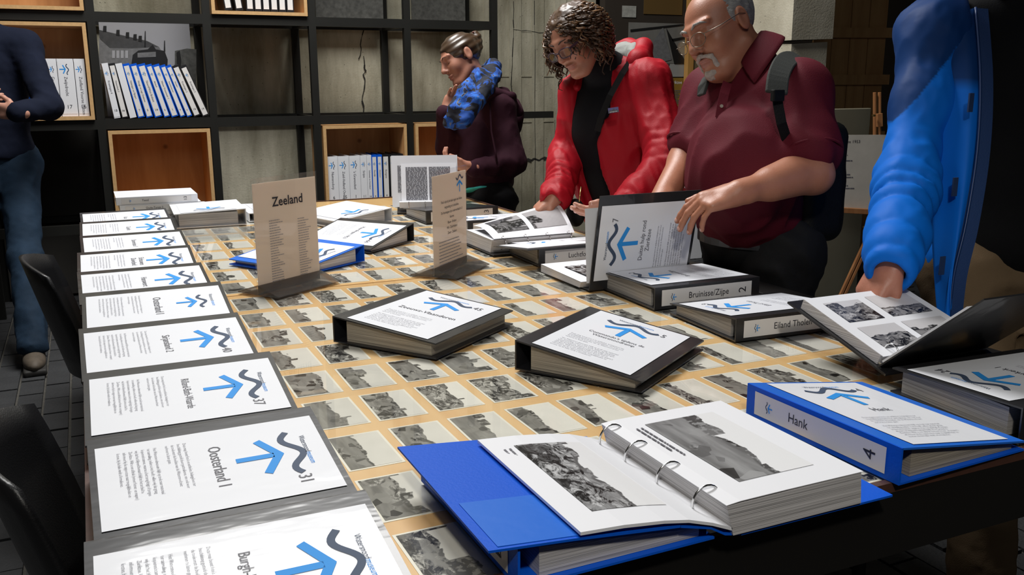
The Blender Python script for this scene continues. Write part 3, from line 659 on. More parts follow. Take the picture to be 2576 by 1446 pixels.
# --- the row along the left edge: spine on the far side, page top towards +x
rowb = [(0.003, 0.165, 'Burgh-Haamstede', '36', .06, .028, 'black binder Burgh-Haamstede at the bottom edge, with bright glare on its cover'),
        (0.008, 0.485, 'Oosterland 1', '31', .06, .026, 'black binder Oosterland 1 numbered 31, second nearest in the left row'),
        (0.005, 0.812, 'Rilland-Bath-Waarde', '37', .062, .03, 'black binder Rilland-Bath-Waarde numbered 37 in the left row'),
        (-0.003, 1.145, 'Sirjansland 2', '40', .06, .028, 'black binder Sirjansland 2 numbered 40 in the left row'),
        (0.004, 1.478, 'Oosterland I', None, .064, .03, 'black binder Oosterland I with a large serif title and small emblem'),
        (-0.007, 1.787, 'Hansweert', '1', .058, .028, 'black binder Hansweert in the left row, beyond Oosterland I'),
        (-0.007, 2.09, 'Schouwen\nDuiveland', None, .06, .028, 'black binder with a two-line title in the left row, beyond Hansweert'),
        (0.0, 2.42, 'Stavenisse 1', None, .06, .028, 'black binder Stavenisse 1 in the left row'),
        (0.0, 2.765, 'Capelle', None, .058, .03, 'black binder second from the far end of the left row'),
        (0.0, 3.06, 'Kats', None, .055, .03, 'black binder at the far end of the left row, next to the white stack')]
for i, (x, y, t, n, ts, to, lab) in enumerate(rowb):
    tsz = 0.0245 if i in (1,) else (0.026 if i == 4 else 0.021)
    if i == 2 or i == 0: tsz = 0.0185
    binder((x, y), -math.pi/2 + (0.012 if i % 2 else -0.006), lab, ts=ts, to=to, title=t, number=n, tsize=tsz, scale=0.72 if i == 4 else 1.0, group='binders in the left row', tx=0.85 if i != 2 else 0.75)
def orient(a, b):                           # rz so that local +y runs from a to b
    return math.atan2(b[1]-a[1], b[0]-a[0]) - math.pi/2
binder((0.495, 1.035), orient((0.487, 1.018), (0.741, 1.199)), 'closed black binder Zeeuws-Vlaanderen numbered 45 in the table middle', ts=.058, to=.034, title='Zeeuws-Vlaanderen', number='45', tsize=0.021, edge=M_EDGE2)
binder((0.768, 0.690), orient((0.759, 0.681), (1.019, 0.852)), 'closed black binder on the commandos of the flood disaster, numbered 5', ts=.060, to=.022, title="Commando's tijdens de\nWatersnoodramp", number='5', tsize=0.0145, edge=M_EDGE2)
binder((1.590, 0.972), math.pi/2 - 0.02, 'thick black binder Bruinisse/Zijpe lying in front of the raised cover', ts=.056, to=.046, title='Bruinisse/Zijpe', number='2', tsize=0.018, spine='Bruinisse/Zijpe', spine_no='2', edge=M_EDGE3)
binder((1.590, 0.650), math.pi/2 - 0.05, 'black binder Eiland Tholen lying below Bruinisse/Zijpe', ts=.052, to=.026, title='Eiland Tholen', number='9', tsize=0.018, spine='Eiland Tholen', edge=M_EDGE3)
binder((1.029, -0.012), 0.035, 'closed blue binder Hank numbered 4 on its spine', 'blue', ts=.055, to=.016, title='Hank', number='4', tsize=0.022, spine='Hank', spine_no='4', edge=M_EDGE2)
binder((1.622, 0.0), math.pi/2 - 0.06, 'black binder numbered 24 at the right edge, under the held open binder', ts=.060, to=.046, title='Ouwerkerk 1', number='24', tsize=0.02, spine='Ouwerkerk', edge=M_EDGE3)
binder((1.575, 1.575), math.pi/2 - 0.03, "black binder Luchtfoto's with a cream spine label beside the red jacket sleeve", ts=.055, to=.032, title="Luchtfoto's", tsize=0.02, spine="Luchtfoto's", edge=M_EDGE2)
binder((1.600, 2.212), math.pi/2 - 0.02, 'black binder Ouwerkerk 1 with its spine towards the camera, below the red sleeve', ts=.050, to=.03, title='Ouwerkerk 1', tsize=0.02, spine='Ouwerkerk 1')
binder((1.555, 2.556), math.pi/2 + 0.03, 'black binder with spine number 13 before the scarf woman', ts=.052, to=.03, title=None, sheet=False, spine='  ', spine_no='13')
binder((0.871, 2.438), orient((0.871, 2.438), (1.069, 2.192)), 'black binder Vlaardingen 1953 lying upside down behind the Zeeland sign', ts=.062, to=.012, title='Vlaardingen 1953', number='44', tsize=0.02)
binder((0.639, 2.168), orient((0.639, 2.168), (0.806, 1.90)), 'blue binder lying behind the upright Zeeland sign', 'blue', ts=.052, to=.018, title='Vlissingen', tsize=0.02)
binder((0.602, 3.155), math.pi - 0.03, 'thick white binder at the far end beside the left row', 'white', ts=.064, to=.056, title=None, para=False)
binder((0.618, 2.905), 0.0, 'white binder lying half hidden behind the Zeeland sign', 'white', ts=.035, to=.03, title=None, para=False)
binder((1.03, 2.965), orient((1.03, 2.965), (1.126, 2.70)), 'white binder lying right of the Zeeland sign near the shelf', 'white', ts=.055, to=.028, title=None, para=False)
for k, (s, n, lab) in enumerate((('Oude-Tonge 3', '8', 'lowest of three stacked white binders at the far end'), ('Oude-Tonge 2', '9', 'white binder Oude-Tonge 2 in the middle of the far stack'), ('Texel', '13', 'white binder Texel on top of the far stack'))):
    binder((0.475 + 0.03*(k == 0) - 0.012*k, 3.165, T + 0.032*k), math.pi/2, lab, 'white', ts=.031, to=.029, sheet=False, spine=s, spine_no=n, group='stacked white binders')
# --- open blue binder in the foreground, its left cover lying on a closed one
binder((0.437, -0.03), 0.01, 'closed blue binder numbered 10 under the open blue binder', 'blue', ts=.052, to=.020, sheet=False, spine='Klundert-Zevenbergen', spine_no='10', edge=M_EDGE)
def curved_sheet(name, prof, y0, y1, th, m_, parent, smooth=True):
    """sheet swept along y; prof = list of (x, z)"""
    vs = []; fs = []; n = len(prof)
    for x, z in prof: vs += [(x, y0, z), (x, y1, z), (x, y0, z - th), (x, y1, z - th)]
    for i in range(n-1):
        a = 4*i; fs += [(a, a+4, a+5, a+1), (a+2, a+3, a+7, a+6), (a, a+2, a+6, a+4), (a+1, a+5, a+7, a+3)]
    fs += [(0, 1, 3, 2), (4*n-4, 4*n-2, 4*n-1, 4*n-3)]
    return MB().add(vs, fs).obj(name, m_, parent)
def rings(parent, x, ys, z, rad, ax=1):
    for y in ys:
        pts = [(x + rad*math.cos(a), y, z + rad*math.sin(a)) for a in np.linspace(-0.4, math.pi + 0.4, 15)]
        MB().tube(pts, 0.0017, 6).obj('ring', M_CHROME, parent, True)
ob = empty('open_binder', (0, 0, T)); tag(ob, 'open blue binder with two photo pages in the foreground', 'binder', 'open binders')
curved_sheet('left_cover', [(0.397, .0585), (0.50, .0495), (0.645, .034)], -0.035, 0.282, .003, M_BLUE, ob)
curved_sheet('inner_pocket', [(0.41, .0583), (0.50, .0503), (0.63, .0365)], -0.030, 0.085, .0006, M_BLUE2, ob)
curved_sheet('spine', [(0.646, .0335), (0.690, .022), (0.712, .009), (0.735, .004)], -0.035, 0.282, .003, M_BLUE, ob)
curved_sheet('right_cover', [(0.737, .0035), (0.99, .0035)], -0.035, 0.282, .003, M_BLUE, ob)
lp = curved_sheet('left_page', [(0.508, .0570), (0.565, .0535), (0.62, .0470), (0.655, .0405), (0.69, .0290), (0.720, .016)], -0.038, 0.262, .004, M_PAPER, ob)
st = MB(); X0, X1 = 0.722, 0.93
st.hexa([(X0, -0.038, .005), (X1, -0.038, .005), (X1, 0.262, .005), (X0, 0.262, .005)], [(X0 - .012, -0.038, .046), (X1 - .004, -0.038, .049), (X1 - .004, 0.262, .049), (X0 - .012, 0.262, .046)]).obj('page_block', M_EDGE, ob)
tp = curved_sheet('right_page', [(0.709, .0478), (0.73, .0496), (0.80, .0503), (0.929, .0505)], -0.0385, 0.2625, .0008, M_PAPER, ob)
def big_picture(parent, x0, x1, y0, y1, zf, name='page_photo', mm=None):
    """print lying on a page: local x towards the sky"""
    L = x1 - x0; n = 8; vs = []; fs = []
    for i in range(n+1):
        x = L*i/n; vs += [(x, 0, zf(x0 + x)), (x, y1 - y0, zf(x0 + x))]
    for i in range(n): fs.append((2*i, 2*i+2, 2*i+3, 2*i+1))
    o = MB().add(vs, fs).obj(name, mm or M_PHOTOB, parent); o.location = (x0, y0, 0); return o
zl = lambda x: np.interp(x, [0.508, .565, .62, .655, .69], [.0570, .0535, .0470, .0405, .0290]) + 0.0008
zr = lambda x: np.interp(x, [0.709, .73, .80, .929], [.0478, .0496, .0503, .0505]) + 0.0008
big_picture(lp, 0.547, 0.652, 0.005, 0.225, zl)
big_picture(tp, 0.762, 0.885, 0.005, 0.225, zr)
caption = lines_mesh([(0, 0, 0.11), (0, -0.008, 0.09)], 'caption', M_INKG, 0.0032)
inst(caption, 'caption', lp, (0.535, 0.215, .0566), (0, 0.06, -math.pi/2)); inst(caption, 'caption', tp, (0.748, 0.215, .0512), (0, 0, -math.pi/2))
rings(ob, 0.712, (0.235, 0.165, 0.085, 0.005), 0.034, 0.021)
MB().box(0.695, 0.715, -0.02, 0.27, .004, .012).obj('ring_rail', M_CHROME, ob)
# --- binder number 7: lying open, its front cover lifted by the man in maroon
b7 = empty('open_binder', (1.235, 1.232, T), 0.0); tag(b7, 'open black binder numbered 7 with its front cover held upright', 'binder', 'open binders')
cov = MB().box(0, BH, -0.003, 0, 0, BW).obj('raised_cover', M_FILM, b7)
lean = -math.atan2(0.05, 0.262)
cov.rotation_euler = (-lean, 0, 0.0)
s7 = inst(SHEET, 'cover_sheet', b7)
M4 = Matrix.Rotation(-lean, 4, 'X') @ Matrix(((0, -1, 0, 0.306), (0, 0, -1, -0.0042), (1, 0, 0, 0.028), (0, 0, 0, 1)))
M4 = Matrix.Rotation(-lean, 4, 'X') @ Matrix(((0, -1, 0, 0.306), (0, 0, -1, -0.0042), (1, 0, 0, 0.028), (0, 0, 0, 1)))
s7.matrix_local = M4
print_page(s7, 'Duitse hulp rond\nZierikzee', '7', 0.0185)
MB().box(0, BH, 0.0, 0.05, 0, 0.003).obj('spine', M_BLACK, b7); MB().box(0, BH, 0.05, 0.05 + BW, 0, 0.003).obj('back_cover', M_BLACK, b7)
MB().hexa([(-.012, .03, .004), (.302, .03, .004), (.302, .262, .004), (-.012, .262, .004)], [(-.012, .02, .020), (.302, .02, .020), (.302, .262, .026), (-.012, .262, .026)]).obj('page_block', M_EDGE, b7)
pg7 = MB().add([(-.0125, .02, .0212), (.3025, .02, .0212), (.3025, .262, .0272), (-.0125, .262, .0272)], [(0, 1, 2, 3)]).obj('top_page', M_PAPER, b7)
o = big_picture(pg7, 0.03, 0.16, 0.06, 0.2, lambda x: 0.0275)
inst(MB().add([(0, 0, 0), (0.30, 0, 0), (0.30, .02, .2), (0, .015, .2)], [(0, 1, 2, 3)]).mesh('loose_page', M_PAPER), 'loose_page', b7, (0.0, 0.012, 0.018))
for y in (0.03, 0.11, 0.19, 0.27):
    pts = [(y, 0.03 + 0.018*math.cos(a), 0.024 + 0.02*math.sin(a)) for a in np.linspace(-0.4, math.pi + .4, 11)]
    MB().tube(pts, 0.0017, 6).obj('ring', M_CHROME, b7, True)
# --- the open binder the red jacket woman leafs through
rb = empty('open_binder', (1.205, 1.80, T)); tag(rb, 'open black binder with white pages being leafed through by the red jacket woman', 'binder', 'open binders')
MB().box(0.0, BH, 0.0, 0.30, 0, 0.004).obj('back_cover', M_BLACK, rb)
MB().hexa([(.004, .035, .005), (.30, .035, .005), (.30, .25, .005), (.004, .25, .005)], [(.004, .02, .048), (.30, .02, .048), (.30, .24, .050), (.004, .24, .050)]).obj('page_block', M_EDGE, rb)
tpg = MB().add([(.003, .02, .0492), (.301, .02, .0492), (.301, .24, .0512), (.003, .24, .0512)], [(0, 1, 2, 3)]).obj('top_page', M_PAPER, rb)
o = big_picture(tpg, 0.03, 0.11, 0.12, 0.21, lambda x: 0.0525)
MB().hexa([(0, -.25, .059), (BH, -.25, .059), (BH, 0, .030), (0, 0, .030)], [(0, -.25, .062), (BH, -.25, .062), (BH, 0, .033), (0, 0, .033)]).obj('front_cover', M_BLACK, rb)
MB().hexa([(.012, -.23, .0605), (.305, -.23, .0605), (.305, -.02, .036), (.012, -.02, .036)], [(.012, -.23, .0625), (.305, -.23, .0625), (.305, -.02, .038), (.012, -.02, .038)]).obj('inner_sheet', M_PAPER, rb)
mb = MB(); nn = 10; vs = []; fs = []
for i in range(nn+1):
    t = i / nn
    for j in range(7):
        s = j / 6.0
        x = 0.01 + 0.297*s; y = 0.02 + 0.16*t; z = 0.052 + 0.085*t*(0.15 + 0.85*s) + 0.012*math.sin(t*math.pi)
        vs.append((x + 0.015*t, y + 0.05*t*(1 - s), z))
for i in range(nn):
    for j in range(6): q = i*7+j; fs.append((q, q+1, q+8, q+7))
lpage = mb.add(vs, fs).obj('lifted_page', M_PAPER, rb, True)
mb = MB()
for (s0, s1) in ((0.1, 0.48), (0.54, 0.95)):
    g = 6
    vs = []; fs = []
    for i in range(g+1):
        t = 0.2 + 0.68*i/g
        for j in range(g+1):
            s = s0 + (s1 - s0)*j/g
            x = 0.01 + 0.297*s; y = 0.02 + 0.16*t; z = 0.052 + 0.085*t*(0.15 + 0.85*s) + 0.012*math.sin(t*math.pi)
            vs.append((x + 0.015*t, y + 0.05*t*(1 - s) - 0.0012, z + 0.001))
    for i in range(g):
        for j in range(g): q = i*(g+1)+j; fs.append((q, q+1, q+g+2, q+g+1))
    MB().add(vs, fs).obj('page_photo', picture('leafed_photo', 0.3, (1, 0.97, 1.0), 0.5, 0.6), lpage)
for x in (0.04, 0.12, 0.20, 0.28):
    pts = [(x, 0.012 + 0.022*math.cos(a), 0.036 + 0.024*math.sin(a)) for a in np.linspace(-1.0, math.pi + .4, 13)]
    MB().tube(pts, 0.0017, 6).obj('ring', M_CHROME, rb, True)
# --- the reading binder standing before the scarf woman
yb = empty('open_binder', (1.235, 2.90, T), -0.32); tag(yb, 'open binder with dense text pages held upright by the scarf woman', 'binder', 'open binders')
MB().box(0, BH, -0.03, 0.24, 0, 0.004).obj('back_cover', M_BLACK, yb); MB().box(0.01, 0.30, 0.035, 0.22, 0.004, 0.024).obj('page_block', M_EDGE, yb)
pg = MB().box(0.0, 0.285, 0, 0.004, 0, 0.222).obj('raised_page', M_PAPER, yb); pg.location = (-0.02, 0.03, 0.02); pg.rotation_euler = (-0.22, 0, 0)
rows = [(0, -0.0062*i, 0.20 if i % 13 else 0.1) for i in range(19)]
q = inst(lines_mesh([(x, y, L*0.47) for x, y, L in rows] + [(0.105, y, L*0.47) for x, y, L in rows], h=0.0034), 'text_lines', pg, (0.025, -0.001, 0.175), (math.pi/2, 0, 0))
pf = MB().box(0.0, 0.24, 0, 0.001, 0, 0.19).obj('raised_page', M_PAPER, yb); pf.location = (0.02, 0.012, 0.02); pf.rotation_euler = (-0.30, 0.0, 0)
rows = [(0, -0.0056*i, 0.18) for i in range(26)]
inst(lines_mesh([(x, y, 0.092) for x, y, L in rows] + [(0.1, y, 0.092) for x, y, L in rows], h=0.0034), 'text_lines', pf, (0.02, -0.001, 0.172), (math.pi/2, 0, 0))
MB().box(0.01, 0.295, -0.004, 0.03, 0.02, 0.045).obj('ring_rail', M_WHITEV, yb)
for x in (0.05, 0.12, 0.2, 0.26):
    pts = [(x, -0.006 + 0.012*math.cos(a), 0.032 + 0.02*math.sin(a)) for a in np.linspace(0, 2*math.pi, 13)]
    MB().tube(pts, 0.0016, 6, cap=False).obj('ring', M_CHROME, yb, True)
# --- the binder held half open above the table at the right
hA = np.array((1.333, .524, .897)); hB = np.array((1.628, .544, .889)); hD = np.array((1.342, .323, .833))
hb = empty('open_binder', tuple(hD)); tag(hb, 'open black binder held half open above the table by the blue jacket person', 'binder', 'open binders')
ex = (hB - hA) / np.linalg.norm(hB - hA); ey = (hA - hD) / np.linalg.norm(hA - hD); ez_ = np.cross(ex, ey)
def loc3(x, y, z): return ex*x + ey*y + ez_*z
def slab(x0, x1, y0, y1, z0, z1, f=loc3):
    return MB().hexa([f(x0,y0,z0), f(x1,y0,z0), f(x1,y1,z0), f(x0,y1,z0)], [f(x0,y0,z1), f(x1,y0,z1), f(x1,y1,z1), f(x0,y1,z1)])
slab(-.008, .307, -.02, .245, -.026, -.022).obj('back_cover', M_BLACK, hb)
slab(0, .297, 0.006, .215, -.021, -.001).obj('page_block', M_EDGE, hb)
hp = slab(0, .2975, 0.0, .2155, -.001, 0).obj('top_page', M_PAPER, hb)
for k, (x0, x1, y0, y1) in enumerate(((.03, .13, .115, .19), (.155, .275, .115, .195), (.03, .135, .02, .095), (.155, .275, .02, .095))):
    q = MB().add([(0, 0, 0), (y1-y0, 0, 0), (y1-y0, x1-x0, 0), (0, x1-x0, 0)], [(0, 1, 2, 3)]).obj('page_photo', picture('held_photo', 0.08, (1, 0.98, 1), 0.85), hp)
    oo = loc3(x1, y0, 0.0008)
    q.matrix_local = Matrix(((ey[0], -ex[0], ez_[0], oo[0]), (ey[1], -ex[1], ez_[1], oo[1]), (ey[2], -ex[2], ez_[2], oo[2]), (0, 0, 0, 1)))
fy = np.array((0.02, -0.76, 0.65)); fy /= np.linalg.norm(fy); fz = np.cross(ex, fy)
f2 = lambda x, y, z: ex*x + fy*y + fz*z + ez_*(-0.022)
slab(-.008, .307, 0.004, .265, 0.0, .003, f2).obj('front_cover', M_FILM, hb)
slab(0.0, .297, 0.012, .225, -.006, -.001, f2).obj('front_pages', M_PAPER, hb)
slab(-.008, .307, -.024, .006, -.0265, -.0225).obj('spine', M_BLACK, hb)
for x in (0.03, 0.105, 0.185, 0.26):
    pts = [loc3(x, 0.008 + 0.016*math.cos(a), 0.0 + 0.016*math.sin(a)) for a in np.linspace(-0.6, math.pi + 0.6, 13)]
    MB().tube(pts, 0.0017, 6).obj('ring', M_CHROME, hb, True)
slab(0.0, .28, -.004, .004, -.022, -.014).obj('ring_rail', M_CHROME, hb)
# ================================================================== acrylic sign stands
def sign(a, b, hh, lab):
    a = np.array(a); b = np.array(b); d = b - a; L = np.linalg.norm(d[:2]); rz = math.atan2(d[1], d[0])
    r = empty('sign_stand', (a[0], a[1], T), rz); tag(r, lab, 'sign', 'acrylic sign stands')
    MB().box(-0.004, L + 0.004, -0.002, 0.002, 0.002, hh + 0.012).obj('acrylic_panel', M_SIGN, r)
    s = MB().box(0, L, -0.0008, 0.0008, 0.004, hh - 0.002).obj('paper_insert', M_INSERT, r)
    for sg in (-1, 1):
        MB().hexa([(-.004, sg*.002, 0.0), (L+.004, sg*.002, 0.0), (L+.004, sg*.075, 0.0), (-.004, sg*.075, 0.0)][::sg], [(-.004, sg*.002, .026), (L+.004, sg*.002, .026), (L+.004, sg*.075, .003), (-.004, sg*.075, .003)][::sg]).obj('foot', M_SIGNB, r)
    return r, s, L
r, s, L = sign((0.425, 1.564), (0.617, 1.693), 0.295, 'upright acrylic sign stand reading Zeeland')
inst(text_mesh('Zeeland', 0.035, 'CENTER', M_INK, bold=0.0006), 'title', s, (L*0.52, -0.0032, 0.228), (math.pi/2, 0, 0))
rw = [(0.0, -0.0068*i, random.uniform(.025, .05)) for i in range(27)] + [(0.105, -0.0068*i, random.uniform(.025, .05)) for i in range(1, 25)]
inst(lines_mesh(rw, h=0.0019, m_=M_INKP), 'text_lines', s, (0.048, -0.0032, 0.190), (math.pi/2, 0, 0))
r, s, L = sign((0.921, 1.577), (1.083, 1.728), 0.290, 'upright acrylic sign stand with the blue arrow emblem')
for me, nm in ((ARROW, 'emblem_arrow'), (WAVE, 'emblem_wave')):
    q = inst(me, nm, s, (L*0.78, -0.0032, 0.262), (math.pi/2, 0, 0)); q.scale = (0.42, 0.55, 1)
for i, t in enumerate(("Foto's zijn bij de balie tegen een kleine", "vergoeding na te bestellen.", "De fotomappen zijn onderverdeeld in 3", "kleuren:", "Blauw - Brabant", "Wit - Zuid-Holland", "Zwart - Zeeland")):
    inst(text_mesh(t, 0.0105, 'CENTER', M_INK, sx=0.85, bold=0.00015), 'text_line', s, (L*0.53, -0.0032, 0.205 - 0.0155*i), (math.pi/2, 0, 0))
rw = [(0.0, -0.0095*i, random.uniform(.12, .16)) for i in range(8)] + [(0.01, -0.088 - .009*i, .13) for i in range(2)]
inst(lines_mesh(rw, h=0.0026, m_=M_INKP), 'text_lines', s, (0.03, -0.0032, 0.092), (math.pi/2, 0, 0))
# clear sheet lying on the far part of the table
M_CLEAR = thin_clear('clear_edge_sheet', 0.04, (0.97, 0.98, 0.97), 1.6, 0.06)
cs = MB().box(0, 0.235, 0, 0.26, 0, 0.004).obj('clear_sheet', M_CLEAR); cs.location = (0.335, 2.52, T + 0.0005); cs.rotation_euler = (0, 0, 0.05)
tag(cs, 'small clear acrylic sheet lying beside the far left binders', 'sheet')
# ================================================================== binders standing in the shelf
def standing(x, z, th, style, text, num, label, lean=0.0, y=None, hh=0.318, blank=False, group='binders standing in the shelf'):
    mc = STY[style][0]; r = empty('shelf_binder', (x, (YS + 0.005) if y is None else y, z), 0); tag(r, label, 'binder', group)
    r.rotation_euler = (0, lean, 0)
    key = ('st', round(th, 4), style)
    def mk():
        c = MB(); d = 0.25; c.box(0, .003, 0, d, 0, hh); c.box(th-.003, th, 0, d, 0, hh); c.box(0.003, th-.003, 0, .004, 0, hh)
        g = MB().box(.005, th-.005, .01, d-.02, .008, hh-.012)
        return c.mesh('cover', mc), g.mesh('page_block', M_EDGE)
    c, g = cached(key, mk); inst(c, 'cover', r); inst(g, 'page_block', r)
    if blank: return r
    wl = th * (0.72 if style != 'white' else 0.94)
    lm = cached(('stl', round(wl, 4)), lambda: MB().add([(0, -wl/2, 0), (.292, -wl/2, 0), (.292, wl/2, 0), (0, wl/2, 0)], [(0, 1, 2, 3)]).mesh('spine_label', M_LABEL if style != 'white' else M_WHITEV))
    lb = inst(lm, 'spine_label', r); lb.matrix_local = Matrix(((0, 1, 0, th/2), (0, 0, -1, -0.0012), (-1, 0, 0, hh - 0.013), (0, 0, 0, 1)))
    q = inst(ARROW, 'emblem_arrow', lb, (0.045, 0, .0006)); q.scale = (wl*6.5,) * 2 + (1,)
    q = inst(WAVE, 'emblem_wave', lb, (0.045, 0, .0006)); q.scale = (wl*6.5,) * 2 + (1,)
    if text: inst(text_mesh(text, min(0.024, wl*0.5), 'LEFT', M_INKG, sx=0.9), 'spine_title', lb, (0.085, -wl*0.15, .0006))
    if num: inst(text_mesh(num, min(0.03, wl*0.6), 'CENTER', M_INK), 'spine_number', lb, (0.262, 0, .0006), (0, 0, math.pi/2))
    return r
def runrow(x, z, items, lean=0.0, gap=0.003, grp='binders standing in the shelf'):
    for th, sty, t, n, lab, *bl in items:
        standing(x, z, th, sty, t, n, lab, lean, blank=bool(bl), group=grp); x += (th + gap) / max(0.3, math.cos(lean))
zb = PZ[1] + 0.023
runrow(-0.318, zb, [(.05, 'white', 'Dordrecht 2', '35', 'white binder numbered 35 behind the navy sweater sleeve'), (.05, 'blue', 'West', '2', 'blue binder half hidden behind the navy sweater arm'),
    (.048, 'blue', 'West-Brabant', '4', 'blue binder West-Brabant right of the navy sweater arm'), (.048, 'white', None, None, 'plain white binder without a label beside Goeree Overflakkee', 1),
    (.05, 'white', 'Goeree Overflakkee Overig', '3', 'white binder Goeree Overflakkee Overig numbered 3'), (.083, 'white', 'Zwijndrecht', '17', 'wide white binder Zwijndrecht numbered 17'), (.055, 'white', 'Zuidland Voorne Putten', '16', 'white binder Zuidland Voorne Putten numbered 16')], grp='binders in the upper left plywood box')
its = [('white', 'Kruiningen 4', '18'), ('black', 'Ouwerkerk 3', '36'), ('white', None, None), ('blue', 'Heiningen en Fijnaart', '7'), ('blue', 'Hooge en Lage Zwaluwe', '5'), ('blue', 'Noord/West Brabant', '16'), ('blue', 'Almkerk', '3'),
       ('blue', 'Nieuw Vossemeer 1', '1'), ('blue', 'Raamsdonksveer', '9'), ('blue', 'Klundert', '6'), ('black', 'Kruiningen 2', '16'), ('black', 'Kruiningen 5', '19')]
x = 0.212
for k, (sty, t, n) in enumerate(its):
    th = (.034, .036, .036, .038, .038, .044, .033, .04, .03, .03, .04, .04)[k]
    if t is None: lab = 'leaning white binder with a blank spine in the leaning shelf row'
    else: lab = 'leaning %s binder %s numbered %s under the house photograph' % (sty, t, n) + ('' if k < 10 else (', second from right', ', rightmost')[k - 10])
    standing(x, PZ[1] + 0.006 + th*0.0, th, sty, t, n, lab, -0.13 - 0.021*k, blank=t is None, hh=0.312, group='leaning binders under the house photograph'); x += th / math.cos(.13 + .021*k) + 0.0072
zb = PZ[0] + 0.023; x = 1.443
for th, sty, t, n in ((.068, 'white', 'Numansdorp', '6'), (.072, 'white', 'Zuid-Holland Overig', '15'), (.072, 'white', "'s Gravendeel", '1'), (.043, 'white', 'Strijen', '11'), (.03, 'white', 'Schouwen en Duiveland', '14'),
    (.036, 'blue', 'Moerdijk', '8'), (.034, 'blue', 'Dinteloord', '11'), (.046, 'black', 'Kortgene', '4'), (.05, 'black', 'Gedichten', None), (.045, 'black', 'Colijnsplaat', '2')):
    standing(x, zb, th, sty, t, n, '%s binder %s%s in the lower shelf box' % (sty, t, ' numbered ' + n if n else ''), 0.0, group='binders in the lower plywood box'); x += th + 0.0015
x = 0.875; zb = PZ[2] + 0.025
for k in range(8):
    standing(x, zb, .044, 'black', None, None, 'black binder, number %s from the left in the top shelf box' % ('one', 'two', 'three', 'four', 'five', 'six', 'seven', 'eight')[k], -0.12 if k < 2 else 0.0, group='binders in the top box'); x += 0.062 if k in (0, 1) else 0.048
